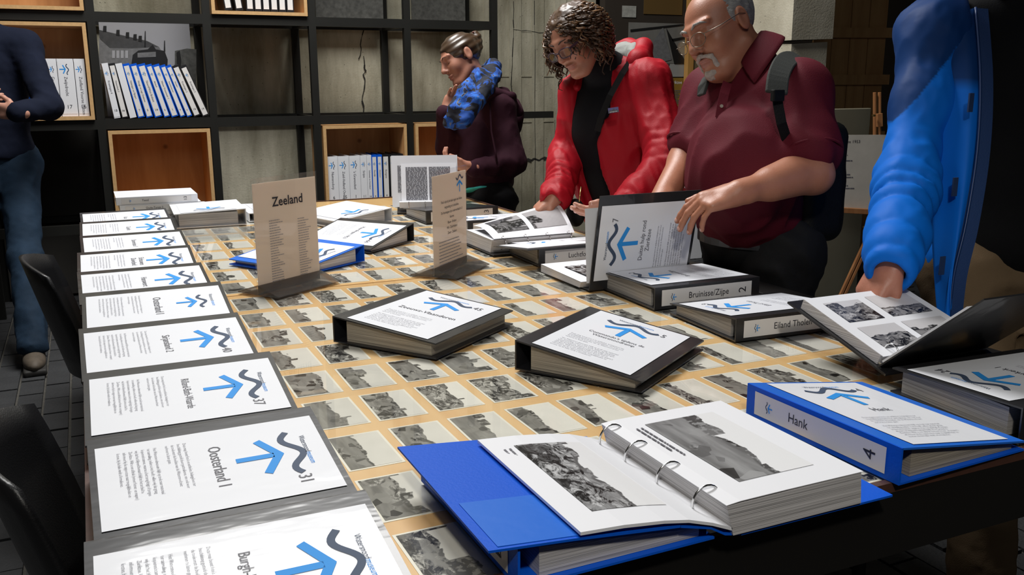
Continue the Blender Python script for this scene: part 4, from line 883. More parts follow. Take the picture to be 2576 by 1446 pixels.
# ================================================================== people: smooth bodies grown from blended volumes
def nz(v): v = np.array(v, float); return v / np.linalg.norm(v)
def smooth_pts(pts, k):
    pts = [np.array(p, float) for p in pts]; out = []
    for i in range(len(pts) - 1):
        p0, p1, p2, p3 = pts[max(i-1, 0)], pts[i], pts[i+1], pts[min(i+2, len(pts)-1)]
        for j in range(k):
            t = j / k; out.append(.5*((2*p1) + (p2 - p0)*t + (2*p0 - 5*p1 + 4*p2 - p3)*t*t + (3*p1 - p0 - 3*p2 + p3)*t**3))
    return out + [pts[-1]]
class SDF:
    def __init__(s): s.p = []
    def cap(s, a, b, ra, rb=None, k=0.02, op=1):
        a = np.array(a, float); b = np.array(b, float); rb = ra if rb is None else rb; r = max(ra, rb)
        s.p.append((np.minimum(a, b) - r, np.maximum(a, b) + r, k, op, 'c', (a, b, ra, rb))); return s
    def chain(s, pts, rad, k=0.02):
        for i in range(len(pts) - 1): s.cap(pts[i], pts[i+1], rad[i], rad[i+1], k)
        return s
    def ell(s, c, r, R=None, k=0.02, op=1):
        c = np.array(c, float); r = np.array(r, float); R = np.eye(3) if R is None else np.array(R); m = r.max()
        s.p.append((c - m, c + m, k, op, 'e', (c, r, R))); return s
    def box(s, c, h, R=None, rd=0.01, k=0.02, op=1):
        c = np.array(c, float); h = np.array(h, float); R = np.eye(3) if R is None else np.array(R); m = np.linalg.norm(h) + rd
        s.p.append((c - m, c + m, k, op, 'b', (c, h, R, rd))); return s
    def mesh(s, h, disp=None, zmin=None):
        lo = np.min([q[0] for q in s.p if q[3] > 0], axis=0) - 4*h; hi = np.max([q[1] for q in s.p if q[3] > 0], axis=0) + 4*h
        n = np.ceil((hi - lo) / h).astype(int) + 1
        ax = [lo[i] + h * np.arange(n[i]) for i in range(3)]
        D = np.full(n, 0.3, np.float32)
        for plo, phi, k, op, kind, d in s.p:
            pad = k + 4*h
            i0 = np.clip(np.floor((plo - pad - lo) / h).astype(int), 0, n - 1); i1 = np.clip(np.ceil((phi + pad - lo) / h).astype(int) + 1, 1, n)
            if np.any(i1 <= i0): continue
            sl = tuple(slice(i0[i], i1[i]) for i in range(3))
            X = ax[0][sl[0]][:, None, None]; Y = ax[1][sl[1]][None, :, None]; Z = ax[2][sl[2]][None, None, :]
            if kind == 'c':
                a, b, ra, rb = d; ab = b - a; L2 = ab @ ab + 1e-12
                x, y, z = X - a[0], Y - a[1], Z - a[2]
                t = np.clip((x*ab[0] + y*ab[1] + z*ab[2]) / L2, 0, 1)
                v = np.sqrt((x - t*ab[0])**2 + (y - t*ab[1])**2 + (z - t*ab[2])**2) - (ra + (rb - ra) * t)
            else:
                c, r, R = d[:3]; x, y, z = X - c[0], Y - c[1], Z - c[2]
                q = [x*R[i][0] + y*R[i][1] + z*R[i][2] for i in range(3)]
                if kind == 'e':
                    k0 = np.sqrt((q[0]/r[0])**2 + (q[1]/r[1])**2 + (q[2]/r[2])**2); k1 = np.sqrt((q[0]/r[0]**2)**2 + (q[1]/r[1]**2)**2 + (q[2]/r[2]**2)**2) + 1e-9
                    v = k0 * (k0 - 1) / k1
                else:
                    g = [np.abs(q[i]) - r[i] for i in range(3)]
                    v = np.sqrt(sum(np.maximum(e, 0)**2 for e in g)) + np.minimum(np.maximum(np.maximum(g[0], g[1]), g[2]), 0) - d[3]
            A = D[sl]
            if op > 0:
                hh = np.clip(0.5 + 0.5 * (v - A) / k, 0, 1); D[sl] = v * (1 - hh) + A * hh - k * hh * (1 - hh)
            else:
                B = -v; hh = np.clip(0.5 - 0.5 * (B - A) / k, 0, 1); D[sl] = B * (1 - hh) + A * hh + k * hh * (1 - hh)
        if disp is not None:
            m = np.abs(D) < 0.05; ii = np.nonzero(m)
            Pt = np.stack([ax[i][ii[i]] for i in range(3)], 1)
            D[ii] += disp(Pt).astype(np.float32)
        if zmin is not None: D = np.maximum(D, (zmin - ax[2]).astype(np.float32)[None, None, :])
        return surface_nets(D, lo, h)
def surface_nets(D, lo, h):
    S = D < 0; nx, ny, nz_ = D.shape
    cnt = np.zeros((nx-1, ny-1, nz_-1), np.int8)
    off = [(i, j, k) for i in (0, 1) for j in (0, 1) for k in (0, 1)]
    for o in off: cnt += S[o[0]:nx-1+o[0], o[1]:ny-1+o[1], o[2]:nz_-1+o[2]]
    act = (cnt > 0) & (cnt < 8); I = np.argwhere(act); idx = np.full(act.shape, -1, np.int64); idx[act] = np.arange(len(I))
    acc = np.zeros((len(I), 3)); num = np.zeros(len(I))
    for a in off:
        for d in range(3):
            if a[d]: continue
            b = list(a); b[d] = 1
            da = D[I[:, 0]+a[0], I[:, 1]+a[1], I[:, 2]+a[2]]; db = D[I[:, 0]+b[0], I[:, 1]+b[1], I[:, 2]+b[2]]
            m = (da < 0) != (db < 0); t = np.where(m, da / np.where(m, da - db, 1), 0)
            p = np.array(a, float)[None, :].repeat(len(I), 0); p[:, d] += t
            acc[m] += p[m]; num[m] += 1
    V = lo + h * (I + acc / num[:, None])
    F = []
    for d in range(3):
        e, f = (d + 1) % 3, (d + 2) % 3
        sa = [slice(None)] * 3; sb = [slice(None)] * 3; sa[d] = slice(0, -1); sb[d] = slice(1, None)
        A = S[tuple(sa)]; B = S[tuple(sb)]; C = np.argwhere(A != B)
        C = C[(C[:, e] > 0) & (C[:, f] > 0) & (C[:, e] < D.shape[e]-1) & (C[:, f] < D.shape[f]-1)]
        def cell(de, df):
            q = C.copy(); q[:, e] -= de; q[:, f] -= df; return idx[q[:, 0], q[:, 1], q[:, 2]]
        Q = np.stack([cell(1, 1), cell(0, 1), cell(0, 0), cell(1, 0)], 1)
        inside = A[C[:, 0], C[:, 1], C[:, 2]]
        Q[~inside] = Q[~inside][:, ::-1]; F.append(Q)
    return V, np.concatenate(F)
def np_obj(name, parts, mats, parent=None, matfn=None, origin=(0, 0, 0)):
    """parts: list of (V, F, material index)"""
    Vs = []; Fs = []; Ms = []; n = 0
    for V, F, mi in parts:
        Vs.append(V); Fs.append(F + n); Ms.append(np.full(len(F), mi) if matfn is None else None); n += len(V)
    V = np.concatenate(Vs) - np.array(origin); F = np.concatenate(Fs)
    me = bpy.data.meshes.new(name); me.vertices.add(len(V)); me.vertices.foreach_set('co', V.astype(np.float32).ravel())
    me.loops.add(F.size); me.loops.foreach_set('vertex_index', F.astype(np.int32).ravel())
    me.polygons.add(len(F)); me.polygons.foreach_set('loop_start', np.arange(0, F.size, 4, dtype=np.int32))
    mats = mats if isinstance(mats, (list, tuple)) else [mats]
    for q in mats: me.materials.append(q)
    mi = np.concatenate(Ms) if matfn is None else matfn((V + np.array(origin))[F].mean(1), np.concatenate([np.full(len(f), m_) for _, f, m_ in parts]))
    me.polygons.foreach_set('material_index', mi.astype(np.int32)); me.polygons.foreach_set('use_smooth', np.ones(len(F), bool))
    me.update(calc_edges=True); me.validate()
    o = bpy.data.objects.new(name, me); link(o, parent); return o
def waves(seed, n, lo, hi, aniso=(1, 1, 1)):
    rn = np.random.RandomState(seed); K = rn.normal(size=(n, 3)); K /= np.linalg.norm(K, axis=1)[:, None]
    K *= rn.uniform(lo, hi, n)[:, None] * np.array(aniso); ph = rn.uniform(0, 6.28, n)
    return lambda Pt: np.cos(Pt @ K.T + ph).sum(1) / math.sqrt(n)
def folds(seed, amp, lo=18, hi=45, aniso=(1, 1, 1), fine=0.25):
    w1 = waves(seed, 9, lo, hi, aniso); w2 = waves(seed + 1, 9, hi*1.6, hi*3, aniso)
    return lambda Pt: amp * (np.abs(w1(Pt)) - 0.6 + fine * (np.abs(w2(Pt)) - 0.6))
def frame(Fd, up=(0, 0, 1)):
    Fd = nz(Fd); U = np.array(up, float); U = nz(U - Fd * (U @ Fd)); L = np.cross(U, Fd); return Fd, L, U
M_SKIN = {}
def skin(name, col):
    ma, nt, b = nodes(name); b.inputs['Roughness'].default_value = 0.45
    b.inputs['Subsurface Weight'].default_value = 0.12; b.inputs['Subsurface Radius'].default_value = (0.012, 0.005, 0.003)
    tc = N(nt, 'TexCoord'); n1 = N(nt, 'TexNoise', Scale=28.0, Detail=6.0, Roughness=0.65); nt.links.new(tc.outputs['Object'], n1.inputs['Vector'])
    mx = N(nt, 'Mix', data_type='RGBA'); mx.inputs[6].default_value = (col[0]*1.1, col[1]*1.12, col[2]*1.12, 1); mx.inputs[7].default_value = (col[0]*0.88, col[1]*0.74, col[2]*0.7, 1)
    nt.links.new(n1.outputs['Fac'], mx.inputs[0]); nt.links.new(mx.outputs[2], b.inputs['Base Color'])
    n2 = N(nt, 'TexNoise', Scale=220.0, Detail=3.0); nt.links.new(tc.outputs['Object'], n2.inputs['Vector'])
    bp = N(nt, 'Bump', Strength=0.35, Distance=0.001); nt.links.new(n2.outputs['Fac'], bp.inputs['Height']); nt.links.new(bp.outputs[0], b.inputs['Normal'])
    return ma
M_LIP = mat('lip', (0.40, 0.16, 0.12), 0.5); M_NAIL = mat('finger_nail', (0.62, 0.36, 0.3), 0.3)
class Head:
    def __init__(s, O, Fd, sc=1.0, up=(0, 0, 1)):
        s.O = np.array(O, float); s.F, s.L, s.U = frame(Fd, up); s.s = sc; s.R = np.array([s.F, s.L, s.U])
    def p(s, f, l, u): return s.O + s.s * (s.F*f + s.L*l + s.U*u)
    def q(s, Pt): return ((Pt - s.O) @ s.R.T) / s.s
    def sdf(s, neck_to, nr=0.055, jaw=1.0, ears=True):
        k = s.s; S = SDF(); R = s.R
        S.ell(s.p(-.012, 0, .036), np.array((.098, .077, .082))*k, R, .02)
        S.ell(s.p(.026, 0, -.028), np.array((.064, .0595*jaw, .086))*k, R, .035)
        S.ell(s.p(.066, 0, -.098), np.array((.026, .030, .019))*k, R, .03)
        for d in (-1, 1):
            S.cap(s.p(-.01, d*.058*jaw, -.055), s.p(.055, d*.026, -.1), .014*k, .013*k, .03)
            S.ell(s.p(.058, d*.036, -.022), np.array((.026, .025, .028))*k, R, .025)
            S.ell(s.p(.098, d*.032, .010), np.array((.017, .019, .0125))*k, R, .014, -1)
            S.ell(s.p(.073, d*.0325, .009), np.array((.0145, .0165, .0135))*k, R, .004)
            S.cap(s.p(.089, d*.012, .031), s.p(.076, d*.05, .034), .0085*k, .007*k, .016)
            S.ell(s.p(.095, d*.012, -.029), np.array((.011, .008, .008))*k, R, .007)
        S.cap(s.p(.088, 0, .026), s.p(.110, 0, -.020), .0085*k, .0115*k, .014)
        S.ell(s.p(.111, 0, -.024), np.array((.0115, .0115, .0095))*k, R, .008)
        for d in (-1, 1): S.ell(s.p(.101, d*.0075, -.034), np.array((.006, .0038, .004))*k, R, .003, -1)
        S.ell(s.p(.086, 0, -.056), np.array((.014, .025, .0065))*k, R, .007)
        S.ell(s.p(.084, 0, -.069), np.array((.013, .021, .0065))*k, R, .007)
        S.cap(s.p(.100, -.021, -.063), s.p(.100, .021, -.063), .0022*k, .0022*k, .003, -1)
        if ears:
            for d in (-1, 1):
                Re = np.array([nz(s.F*0.95 + s.U*0.25), nz(s.L*d + s.F*0.35 - s.F*0.0), nz(np.cross(s.F, s.L))])
                S.ell(s.p(-.014, d*.080, .004), np.array((.019, .0085, .033))*k, s.R, .006)
                S.ell(s.p(-.010, d*.091, .006), np.array((.011, .007, .021))*k, s.R, .005, -1)
        S.cap(s.p(-.03, 0, -.05), neck_to, nr*k, nr*1.08*k, .03)
        return S
    def skinmat(s, extra=None):
        def fn(C, base):
            q = s.q(C); m = base.copy()
            lip = (q[:, 0] > .082) & (np.abs(q[:, 1]) < .019) & (q[:, 2] < -.0515 - .06*np.abs(q[:, 1])) & (q[:, 2] > -.0745 + .1*np.abs(q[:, 1]))
            m[lip & (m == 0)] = 1
            return m
        return fn
    def brows(s, m_, parent, th=.0035):
        for d in (-1, 1):
            pts = [s.p(.0985, d*.011, .028), s.p(.097, d*.026, .035), s.p(.088, d*.043, .035), s.p(.078, d*.052, .029)]
            MB().tube(pts, [th*.8, th, th*.9, th*.4], 6).obj('eyebrow', m_, parent, True)
    def lids(s, m_, parent):
        for d in (-1, 1):
            pts = [s.p(.0845 - .0055*abs(t)**2, d*.0325 + t*.0145, .0035 - .002*(1 - t*t)) for t in np.linspace(-1, 1, 7)]
            MB().tube(pts, .0016, 5).obj('eyelashes', m_, parent, True)
def hand(S, W, d, sd, right, curl=(.5, .5, .5, .5), spread=.08, thumb=(0.6, 0.5, 0.35), sc=1.0, tcurl=.3, nails=None, tl=1.0):
    """palm and five fingers; d along the hand, sd towards the thumb; curl in radians per joint"""
    d = nz(d); sd = nz(np.array(sd) - d * (np.array(sd) @ d)); n = np.cross(d, sd) if right else np.cross(sd, d)   # n: back of the hand
    W = np.array(W, float); k = sc
    R = np.array([d, sd, n])
    S.ell(W + d*.045*k, np.array((.055, .038, .0165))*k, R, .016)
    S.cap(W + d*.01*k + sd*.012*k, W + d*.082*k + sd*.024*k, .0155*k, .0125*k, .016); S.cap(W + d*.01*k - sd*.014*k, W + d*.076*k - sd*.028*k, .0155*k, .0115*k, .016)
    S.cap(W - d*.03*k, W + d*.02*k, .026*k, .025*k, .02)
    ls = ((.044, .027, .021), (.048, .030, .022), (.044, .028, .021), (.034, .021, .018))
    for i in range(4):
        o = (.027, .009, -.0095, -.0265)[i]; base = W + d*(.086, .090, .085, .076)[i]*k + sd*o*k
        c = curl[i] if hasattr(curl[i], '__len__') else (curl[i], curl[i]*1.1, curl[i]*0.7)
        an = 0.0; sp = spread * (1.5, .5, -.5, -1.5)[i]; p0 = base; r0 = (.0098, .0102, .0096, .0082)[i]*k
        for j in range(3):
            an += c[j]; dd = nz((d*math.cos(an) - n*math.sin(an)) + sd*sp)
            p1 = p0 + dd * ls[i][j]*k; S.cap(p0, p1, r0*(1 - .07*j), r0*(1 - .07*(j+1)), .0035); p0 = p1
        if nails is not None: nails.append((p0 + nz(d*math.sin(an)*1 + n*math.cos(an))*r0*.55 - dd*.003*k, dd, nz(d*math.sin(an) + n*math.cos(an)), r0))
    a, b, c = thumb
    t0 = W + d*.018*k + sd*.024*k; td = nz(d*a + sd*b - n*c)
    p1 = t0 + td*.042*k; S.cap(t0, p1, .0155*k, .0125*k, .014)
    td2 = nz(td + (d*.9 - sd*.6)*tcurl); p2 = p1 + td2*.033*k*tl; S.cap(p1, p2, .0118*k, .0108*k, .005)
    td3 = nz(td2 + (d*.9 - sd*.7)*tcurl*.6); p3 = p2 + td3*.024*k*tl; S.cap(p2, p3, .0108*k, .0088*k, .005)
    if nails is not None:
        bn = nz(sd*0.6 + n*0.8 - td3*((sd*0.6 + n*0.8) @ td3)); nails.append((p3 + bn*.0055*k - td3*.002*k, td3, bn, .0098*k))
    return S
def nail_parts(nails):
    out = SDF()
    for c, d, n, r in nails: out.ell(c, (r*.75, r*.62, r*.32), np.array([nz(d), nz(np.cross(n, d)), nz(n)]), .001)
    return out
def torso(S, Ls, Rs, neck, chest, cr, waist, wr, hip, hr, sr=.062, k=.06):
    Ls, Rs, neck, chest, waist, hip = [np.array(q, float) for q in (Ls, Rs, neck, chest, waist, hip)]
    lat = nz(Ls - Rs); up = nz(neck - hip); fw = nz(np.cross(lat, up)); R = np.array([fw, lat, np.cross(fw, lat)])
    S.ell(chest, cr, R, k); S.ell(waist, wr, R, k); S.ell(hip, hr, R, k)
    S.cap(Ls, Rs, sr, sr, k); S.cap(neck, Ls, sr*.75, sr*.9, k); S.cap(neck, Rs, sr*.75, sr*.9, k)
    return fw, lat, up
def person(label, loc): 
    r = empty('person', (loc[0], loc[1], 0)); tag(r, label, 'person'); r['_o'] = 0; del r['_o']; return r
def pobj(name, S, h, m_, root, disp=None, matfn=None, extra=None, zmin=None):
    V, F = S.mesh(h, disp, zmin); parts = [(V, F, 0)] + (extra or [])
    return np_obj(name, parts, m_, root, matfn, np.array(root.location))
def put(o, root): o.parent = root; o.location = -Vector(root.location); return o
def legs_shoes(root, hipL, hipR, footL, footR, m_tr, m_shoe, toe, r=(.085, .06, .048), shoe_extra=True):
    S = SDF()
    for h_, f_ in ((hipL, footL), (hipR, footR)):
        h_ = np.array(h_, float); f_ = np.array(f_, float); kn = (h_ + f_) / 2 + nz((*toe, 0)) * .03
        S.chain([h_, kn, f_ + np.array((0, 0, .09))], (r[0], r[1], r[2]), .05)
    S.cap(hipL, hipR, r[0]*1.15, r[0]*1.15, .06)
    pobj('trousers', S, .011, m_tr, root, folds(int(abs(hipL[0])*100) + 3, .009, 22, 50, (1, 1, 1.3)), zmin=0.07)
    for f_ in (footL, footR):
        S = SDF(); f_ = np.array(f_, float); t = nz((*toe, 0)); side = np.array((-t[1], t[0], 0)); R = np.array([t, side, (0, 0, 1)])
        S.ell(f_ + t*.06 + np.array((0, 0, .045)), (.135, .05, .042), R, .03); S.cap(f_ - t*.01 + np.array((0, 0, .06)), f_ - t*.01 + np.array((0, 0, .12)), .043, .043, .03)
        sh_ = pobj('shoe', S, .008, m_shoe[0], root, zmin=0.012)
        S2 = SDF(); S2.box(f_ + t*.055 + np.array((0, 0, .016)), (.125, .040, .006), R, .010, .005); 
        V, F = S2.mesh(.006); so = np_obj('sole', [(V, F, 0)], m_shoe[1], sh_, None, np.array(root.location))
        if shoe_extra:
            for i in range(4):
                c = f_ + t*(.045 + .025*i) + np.array((0, 0, .092 - .011*i)) - np.array(root.location)
                MB().tube([c - side*.03 - np.array((0, 0, .012)), c, c + side*.03 - np.array((0, 0, .012))], .003, 5).obj('lace', m_shoe[2], sh_, True)
M_SHOE = (mat('brown_hiking_leather', (0.09, 0.07, 0.05), 0.7, var=0.6, vscale=30), mat('dark_rubber_sole', (0.02, 0.018, 0.016), 0.7), mat('shoe_lace', (0.15, 0.12, 0.08), 0.8))
def cloth(name, col, rough=.85, var=.15, vs=5, bump=.0006, bs=350, coat=0, sheen=0.0): return mat(name, col, rough, var=var, vscale=vs, bump=bump, bscale=bs, coat=coat, sheen=sheen, spec=.18)
def lens_ring(head, d, f, l, u, rl, ru, rad, m_, parent, tilt=0.0, n=28, sq=2.6):
    pts = []
    for a in np.linspace(0, 2*math.pi, n):
        ca, sa = math.cos(a), math.sin(a); e = 2/sq
        pts.append(head.p(f - .10*abs(l + rl*ca)*0 - .006*((abs(d*l) + d*0)/.03 if False else 0) - (.22*(abs(l + rl*np.sign(ca)*abs(ca)**e) - .02) if True else 0), l + rl*np.sign(ca)*abs(ca)**e, u + ru*np.sign(sa)*abs(sa)**e))
    MB().tube(pts, rad, 6, cap=False).obj('rim', m_, parent, True)
    c = sum(pts[:-1]) / (n-1)
    MB().add([c] + pts[:-1], [(0, i+1, (i+1) % (n-1) + 1) for i in range(n-1)]).obj('lens', M_LENS, parent)
M_LENS = thin_clear('spectacle_lens', 0.01, (0.93, 0.93, 0.93), 1.5)
# ------------------------------------------------------------------ man in the maroon polo shirt
def maroon_man():
    Ls, Rs = P(2010, 232, 2.54), P(1790, 238, 2.84)
    mid = (Ls + Rs) / 2; root = person('older man in maroon polo shirt with backpack lifting a binder cover', (mid[0] + .1, mid[1]))
    sk = skin('weathered_skin', (0.43, 0.19, 0.115)); tr = cloth('charcoal_trousers', (0.012, 0.012, 0.013), .75)
    polo = cloth('maroon_pique', (0.105, 0.008, 0.017), .72, .12, 6, .0007, 420)
    H = Head(P(1812, 78, 2.66), cv(-.80, -.40, .42), 1.08, nz(CU*1.0 + CR*-.25))
    nk = mid + np.array((0.0, 0, .075))
    le, lw = P(2048, 440, 2.44), P(1858, 482, 2.36); re_, rw = P(1722, 405, 2.80), P(1655, 515, 2.66)
    S = H.sdf(nk, .060, 1.06)
    S.cap(H.p(.05, 0, -.085), H.p(-.01, 0, -.12), .035, .04, .03)
    V, F = S.mesh(.0031)
    nails = []
    A = SDF(); A.chain([Ls, le, lw], (.058, .047, .031), .03); A.cap(P(1985, 440, 2.42), P(1940, 460, 2.40), .047, .042, .03)
    hand(A, P(1850, 490, 2.36), cv(-.93, -.22, .12), cv(-.15, .62, -.75), False, ((.62, .35, .15), (.72, .38, .16), (.80, .40, .2), (.9, .42, .22)), .035, (.75, .35, .25), .99, .2, nails)
    Va, Fa = A.mesh(.0034)
    B = SDF(); B.chain([Rs, re_, rw], (.055, .046, .032), .03); hand(B, rw, cv(-.7, -.5, .3), cv(.2, .6, .5), True, (.4, .4, .4, .4), sc=1.0)
    Vb, Fb = B.mesh(.005)
    Vn, Fn = nail_parts(nails).mesh(.0018)
    Tt = SDF(); torso(Tt, Ls, Rs, nk, mid + np.array((.0, 0, -.16)), (.11, .15, .17), mid + np.array((.02, 0, -.3)), (.12, .14, .15), (1.88, mid[1] - .02, .92), (.11, .14, .11), .04)
    Vt, Ft = Tt.mesh(.014)
    np_obj('body', [(V, F, 0), (Va, Fa, 0), (Vb, Fb, 0), (Vt, Ft, 0), (Vn, Fn, 2)], [sk, M_LIP, M_NAIL], root, H.skinmat(), np.array(root.location))
    # shirt
    S = SDF(); belly = P(1862, 430, 2.60)
    fw, lat, up = torso(S, Ls, Rs, nk + np.array((0, 0, -.02)), mid + np.array((-.01, 0, -.15)), (.135, .185, .19), belly + np.array((.012, 0, 0)), (.155, .175, .19), np.array((1.845, mid[1] - .02, .93)), (.155, .175, .13), .068, .07)
    for a, b in ((Ls, le), (Rs, re_)): S.cap(a, a + (b - a)*.72, .078, .073, .05)
    S.cap(Ls + (le - Ls)*.60, Ls + (le - Ls)*.72, .078, .080, .02); 
    S.ell(H.p(-.02, 0, -.15), (.06, .06, .06), None, .03, -1)
    w1 = waves(5, 8, 34, 70, (1, 1, .45)); drape = lambda Pt: .009*(np.abs(w1(Pt)) - .6) * np.clip((1.36 - Pt[:, 2])*6, .4, 1)
    pobj('polo_shirt', S, .0075, polo, root, drape, zmin=.845)
    O = np.array(root.location)
    # sleeve hems
    for a, b, r_ in ((Ls, le, .081), (Rs, re_, .0755)):
        c = a + (b - a)*.76; d = nz(b - a); s1 = nz(np.cross(d, (0, 0, 1)) + .001); s2 = np.cross(d, s1)
        MB().tube([c + r_*(math.cos(t)*s1 + math.sin(t)*s2) - O for t in np.linspace(0, 2*math.pi, 25)], .004, 6, cap=False).obj('sleeve_hem', polo, root, True)
    # collar: inner stand and folded flap
    mb = MB(); n = 30; vs = []; fs = []
    base = H.p(-.03, 0, -.05)*.30 + nk*.70; ax = nz(nk - H.p(-.03, 0, -.05)); ax = -ax
    f0 = nz(fw - ax*(fw @ ax)); l0 = np.cross(ax, f0)
    for i in range(n):
        t = -2.75 + 5.5*i/(n-1); dr = -f0*math.cos(t) + l0*math.sin(t); fr = abs(t)/2.75
        hgt = .034 - .040*fr**2
        for r_, z in ((.071, hgt - .03), (.073 + .004*fr, hgt + .012), (.083, hgt + .011), (.108 + .025*fr, hgt - .032 - .030*fr), (.104 + .025*fr, hgt - .034 - .030*fr)):
            vs.append(base + dr*r_ + ax*z - O)
    for i in range(n-1):
        for j in range(4): fs.append((i*5+j, i*5+j+1, (i+1)*5+j+1, (i+1)*5+j))
    o = mb.add(vs, fs).obj('collar', polo, root, True); sm = o.modifiers.new('t', 'SOLIDIFY'); sm.thickness = .004; ss = o.modifiers.new('s', 'SUBSURF'); ss.levels = 1; ss.render_levels = 1
    # placket and buttons
    for px, py in ((1816, 266),):
        c = P(px, py, 2.535) - O; MB().tube([c + CF*.02, c + CF*.003], .0048, 12).obj('button', mat('horn_button', (.35, .3, .24), .4), root)
    MB().ribbon([P(1830, 208, 2.585) - O, P(1822, 236, 2.555) - O, P(1815, 268, 2.541) - O, P(1811, 296, 2.534) - O], .026, -CF, .003).obj('placket', polo, root)
    # trousers and belt
    hl, hr = np.array((1.875, mid[1] - .12, .84)), np.array((1.895, mid[1] + .09, .84))
    legs_shoes(root, hl, hr, (1.93, mid[1] - .13, 0), (1.95, mid[1] + .12, 0), tr, M_SHOE, (-1, 0), (.105, .078, .062))
    S = SDF(); R_ = np.array([fw, lat, up]); S.ell((1.862, mid[1] - .015, .87), (.155, .18, .12), None, .04)
    pobj('trouser_top', S, .01, tr, root, zmin=.72)
    pts = [np.array((1.86, mid[1] - .015, .872)) + np.array((.158*math.cos(a), .183*math.sin(a), 0)) - O for a in np.linspace(0, 2*math.pi, 33)]
    MB().ribbon(pts, .034, [(math.cos(a), math.sin(a), 0) for a in np.linspace(0, 2*math.pi, 33)], .004).obj('belt', M_BLACK, root)
    # hair, moustache and beard
    hm = mat('grey_hair', (0.30, 0.29, 0.27), .5, var=.7, vscale=60, bump=.002, bscale=160, stretch=(1, 1, 3))
    S = SDF(); S.ell(H.p(-.018, 0, .037), np.array((.101, .0815, .086))*H.s, H.R, .01); S.ell(H.p(.112, 0, .06), np.array((.112, .12, .13))*H.s, H.R, .02, -1); S.ell(H.p(.10, 0, -.10), np.array((.125, .12, .12))*H.s, H.R, .02, -1)
    for d in (-1, 1): S.ell(H.p(-.012, d*.09, -.004), np.array((.027, .02, .036))*H.s, H.R, .01, -1)
    S.cap(H.p(-.03, -.045, .108), H.p(-.04, .05, .108), .014, .014, .02)
    pobj('hair', S, .0032, hm, root, folds(8, .0028, 90, 200, (1, 1, .5)))
    bm_ = mat('white_beard', (0.42, 0.36, 0.32), .7, var=.5, vscale=90, bump=.002, bscale=250)
    S = SDF()
    S.ell(H.p(.078, 0, -.096), np.array((.021, .026, .019))*H.s, H.R, .01)
    for d in (-1, 1): S.cap(H.p(.1, d*.004, -.044), H.p(.086, d*.027, -.054), .0065, .0055, .006); S.cap(H.p(.086, d*.027, -.054), H.p(.078, d*.028, -.085), .0055, .008, .008)
    pobj('beard', S, .0024, bm_, root, folds(9, .0018, 200, 420))
    H.brows(bm_, put(empty('brow_group'), root) if False else root, .0028) if False else None
    for d in (-1, 1):
        pts = [H.p(.0985, d*.011, .029) - O, H.p(.099, d*.026, .037) - O, H.p(.090, d*.043, .036) - O, H.p(.079, d*.053, .029) - O]
        MB().tube(pts, [.003, .004, .0035, .0015], 6).obj('eyebrow', hm, root, True)
    # spectacles
    g = empty('spectacles'); put(g, root); gm = mat('thin_wire', (0.25, 0.22, 0.18), .3, metal=1.0)
    for d in (-1, 1):
        lens_ring(H, d, .116, d*.034, -.003, .024, .017, .0011, gm, g, sq=2.2)
        MB().tube([H.p(.112, d*.058, .004), H.p(.07, d*.083, .006), H.p(-.0, d*.089, .016), H.p(-.02, d*.088, .01)], .0011, 6).obj('temple', gm, g, True)
    MB().tube([H.p(.118, -.011, .002), H.p(.121, 0, .006), H.p(.118, .011, .002)], .0011, 6).obj('bridge', gm, g, True)
    # backpack
    bk = empty('backpack', (mid[0] + .2, mid[1] - .03, .95)); tag(bk, 'black backpack on the back of the man in maroon', 'backpack'); BO = np.array(bk.location)
    pm = cloth('black_nylon', (0.006, 0.006, 0.006), .6, .3, 8, .001, 200); gs = cloth('grey_strap_padding', (0.045, 0.048, 0.045), .7, .1)
    back = -fw; back[2] = 0; back = nz(back); R_ = np.array([back, nz(np.cross((0, 0, 1), back)), (0, 0, 1)])
    c0 = P(1984, 452, 2.70)
    S = SDF(); S.box(c0 + back*.02, (.04, .10, .13), R_, .04, .02); S.box(c0 + back*.075 - np.array((0, 0, .06)), (.018, .08, .07), R_, .032, .03)
    V, F = S.mesh(.009, folds(31, .004, 20, 45)); np_obj('bag', [(V, F, 0)], pm, bk, None, BO)
    MB().tube([P(2108, 430, 2.74) - BO, P(2120, 455, 2.72) - BO, P(2114, 495, 2.72) - BO], .003, 6).obj('zip_cord', pm, bk, True)
    stp = smooth_pts([P(2050, 300, 2.74), P(2042, 205, 2.70), P(2018, 152, 2.60), P(1982, 150, 2.49), P(1960, 185, 2.43), P(1953, 235, 2.405)], 5)
    o = MB().ribbon([q - BO for q in stp], [.058]*len(stp), [nz(q - (mid + np.array((0, 0, -.12)))) for q in stp], .012).obj('shoulder_strap', gs, bk, bevel=.004)
    stp = [P(1953, 228, 2.402), P(1957, 262, 2.402), P(1966, 310, 2.41), P(1985, 370, 2.45)]
    MB().ribbon([q - BO for q in stp], .026, [nz(q - (mid + np.array((0, 0, -.12)))) for q in stp], .005).obj('strap_webbing', pm, bk)
    c = P(1956, 240, 2.382) - BO; MB().box(-.018, .018, -.008, .008, -.015, .015).obj('strap_buckle', pm, bk, bevel=.003).location = c
    stp = [P(1800, 178, 2.80), P(1782, 190, 2.72), P(1770, 212, 2.68), P(1764, 240, 2.68)]
    MB().ribbon([q - BO for q in stp], .045, [nz(q - (mid + np.array((0, 0, -.12)))) for q in stp], .01).obj('shoulder_strap', gs, bk, bevel=.003)
maroon_man()
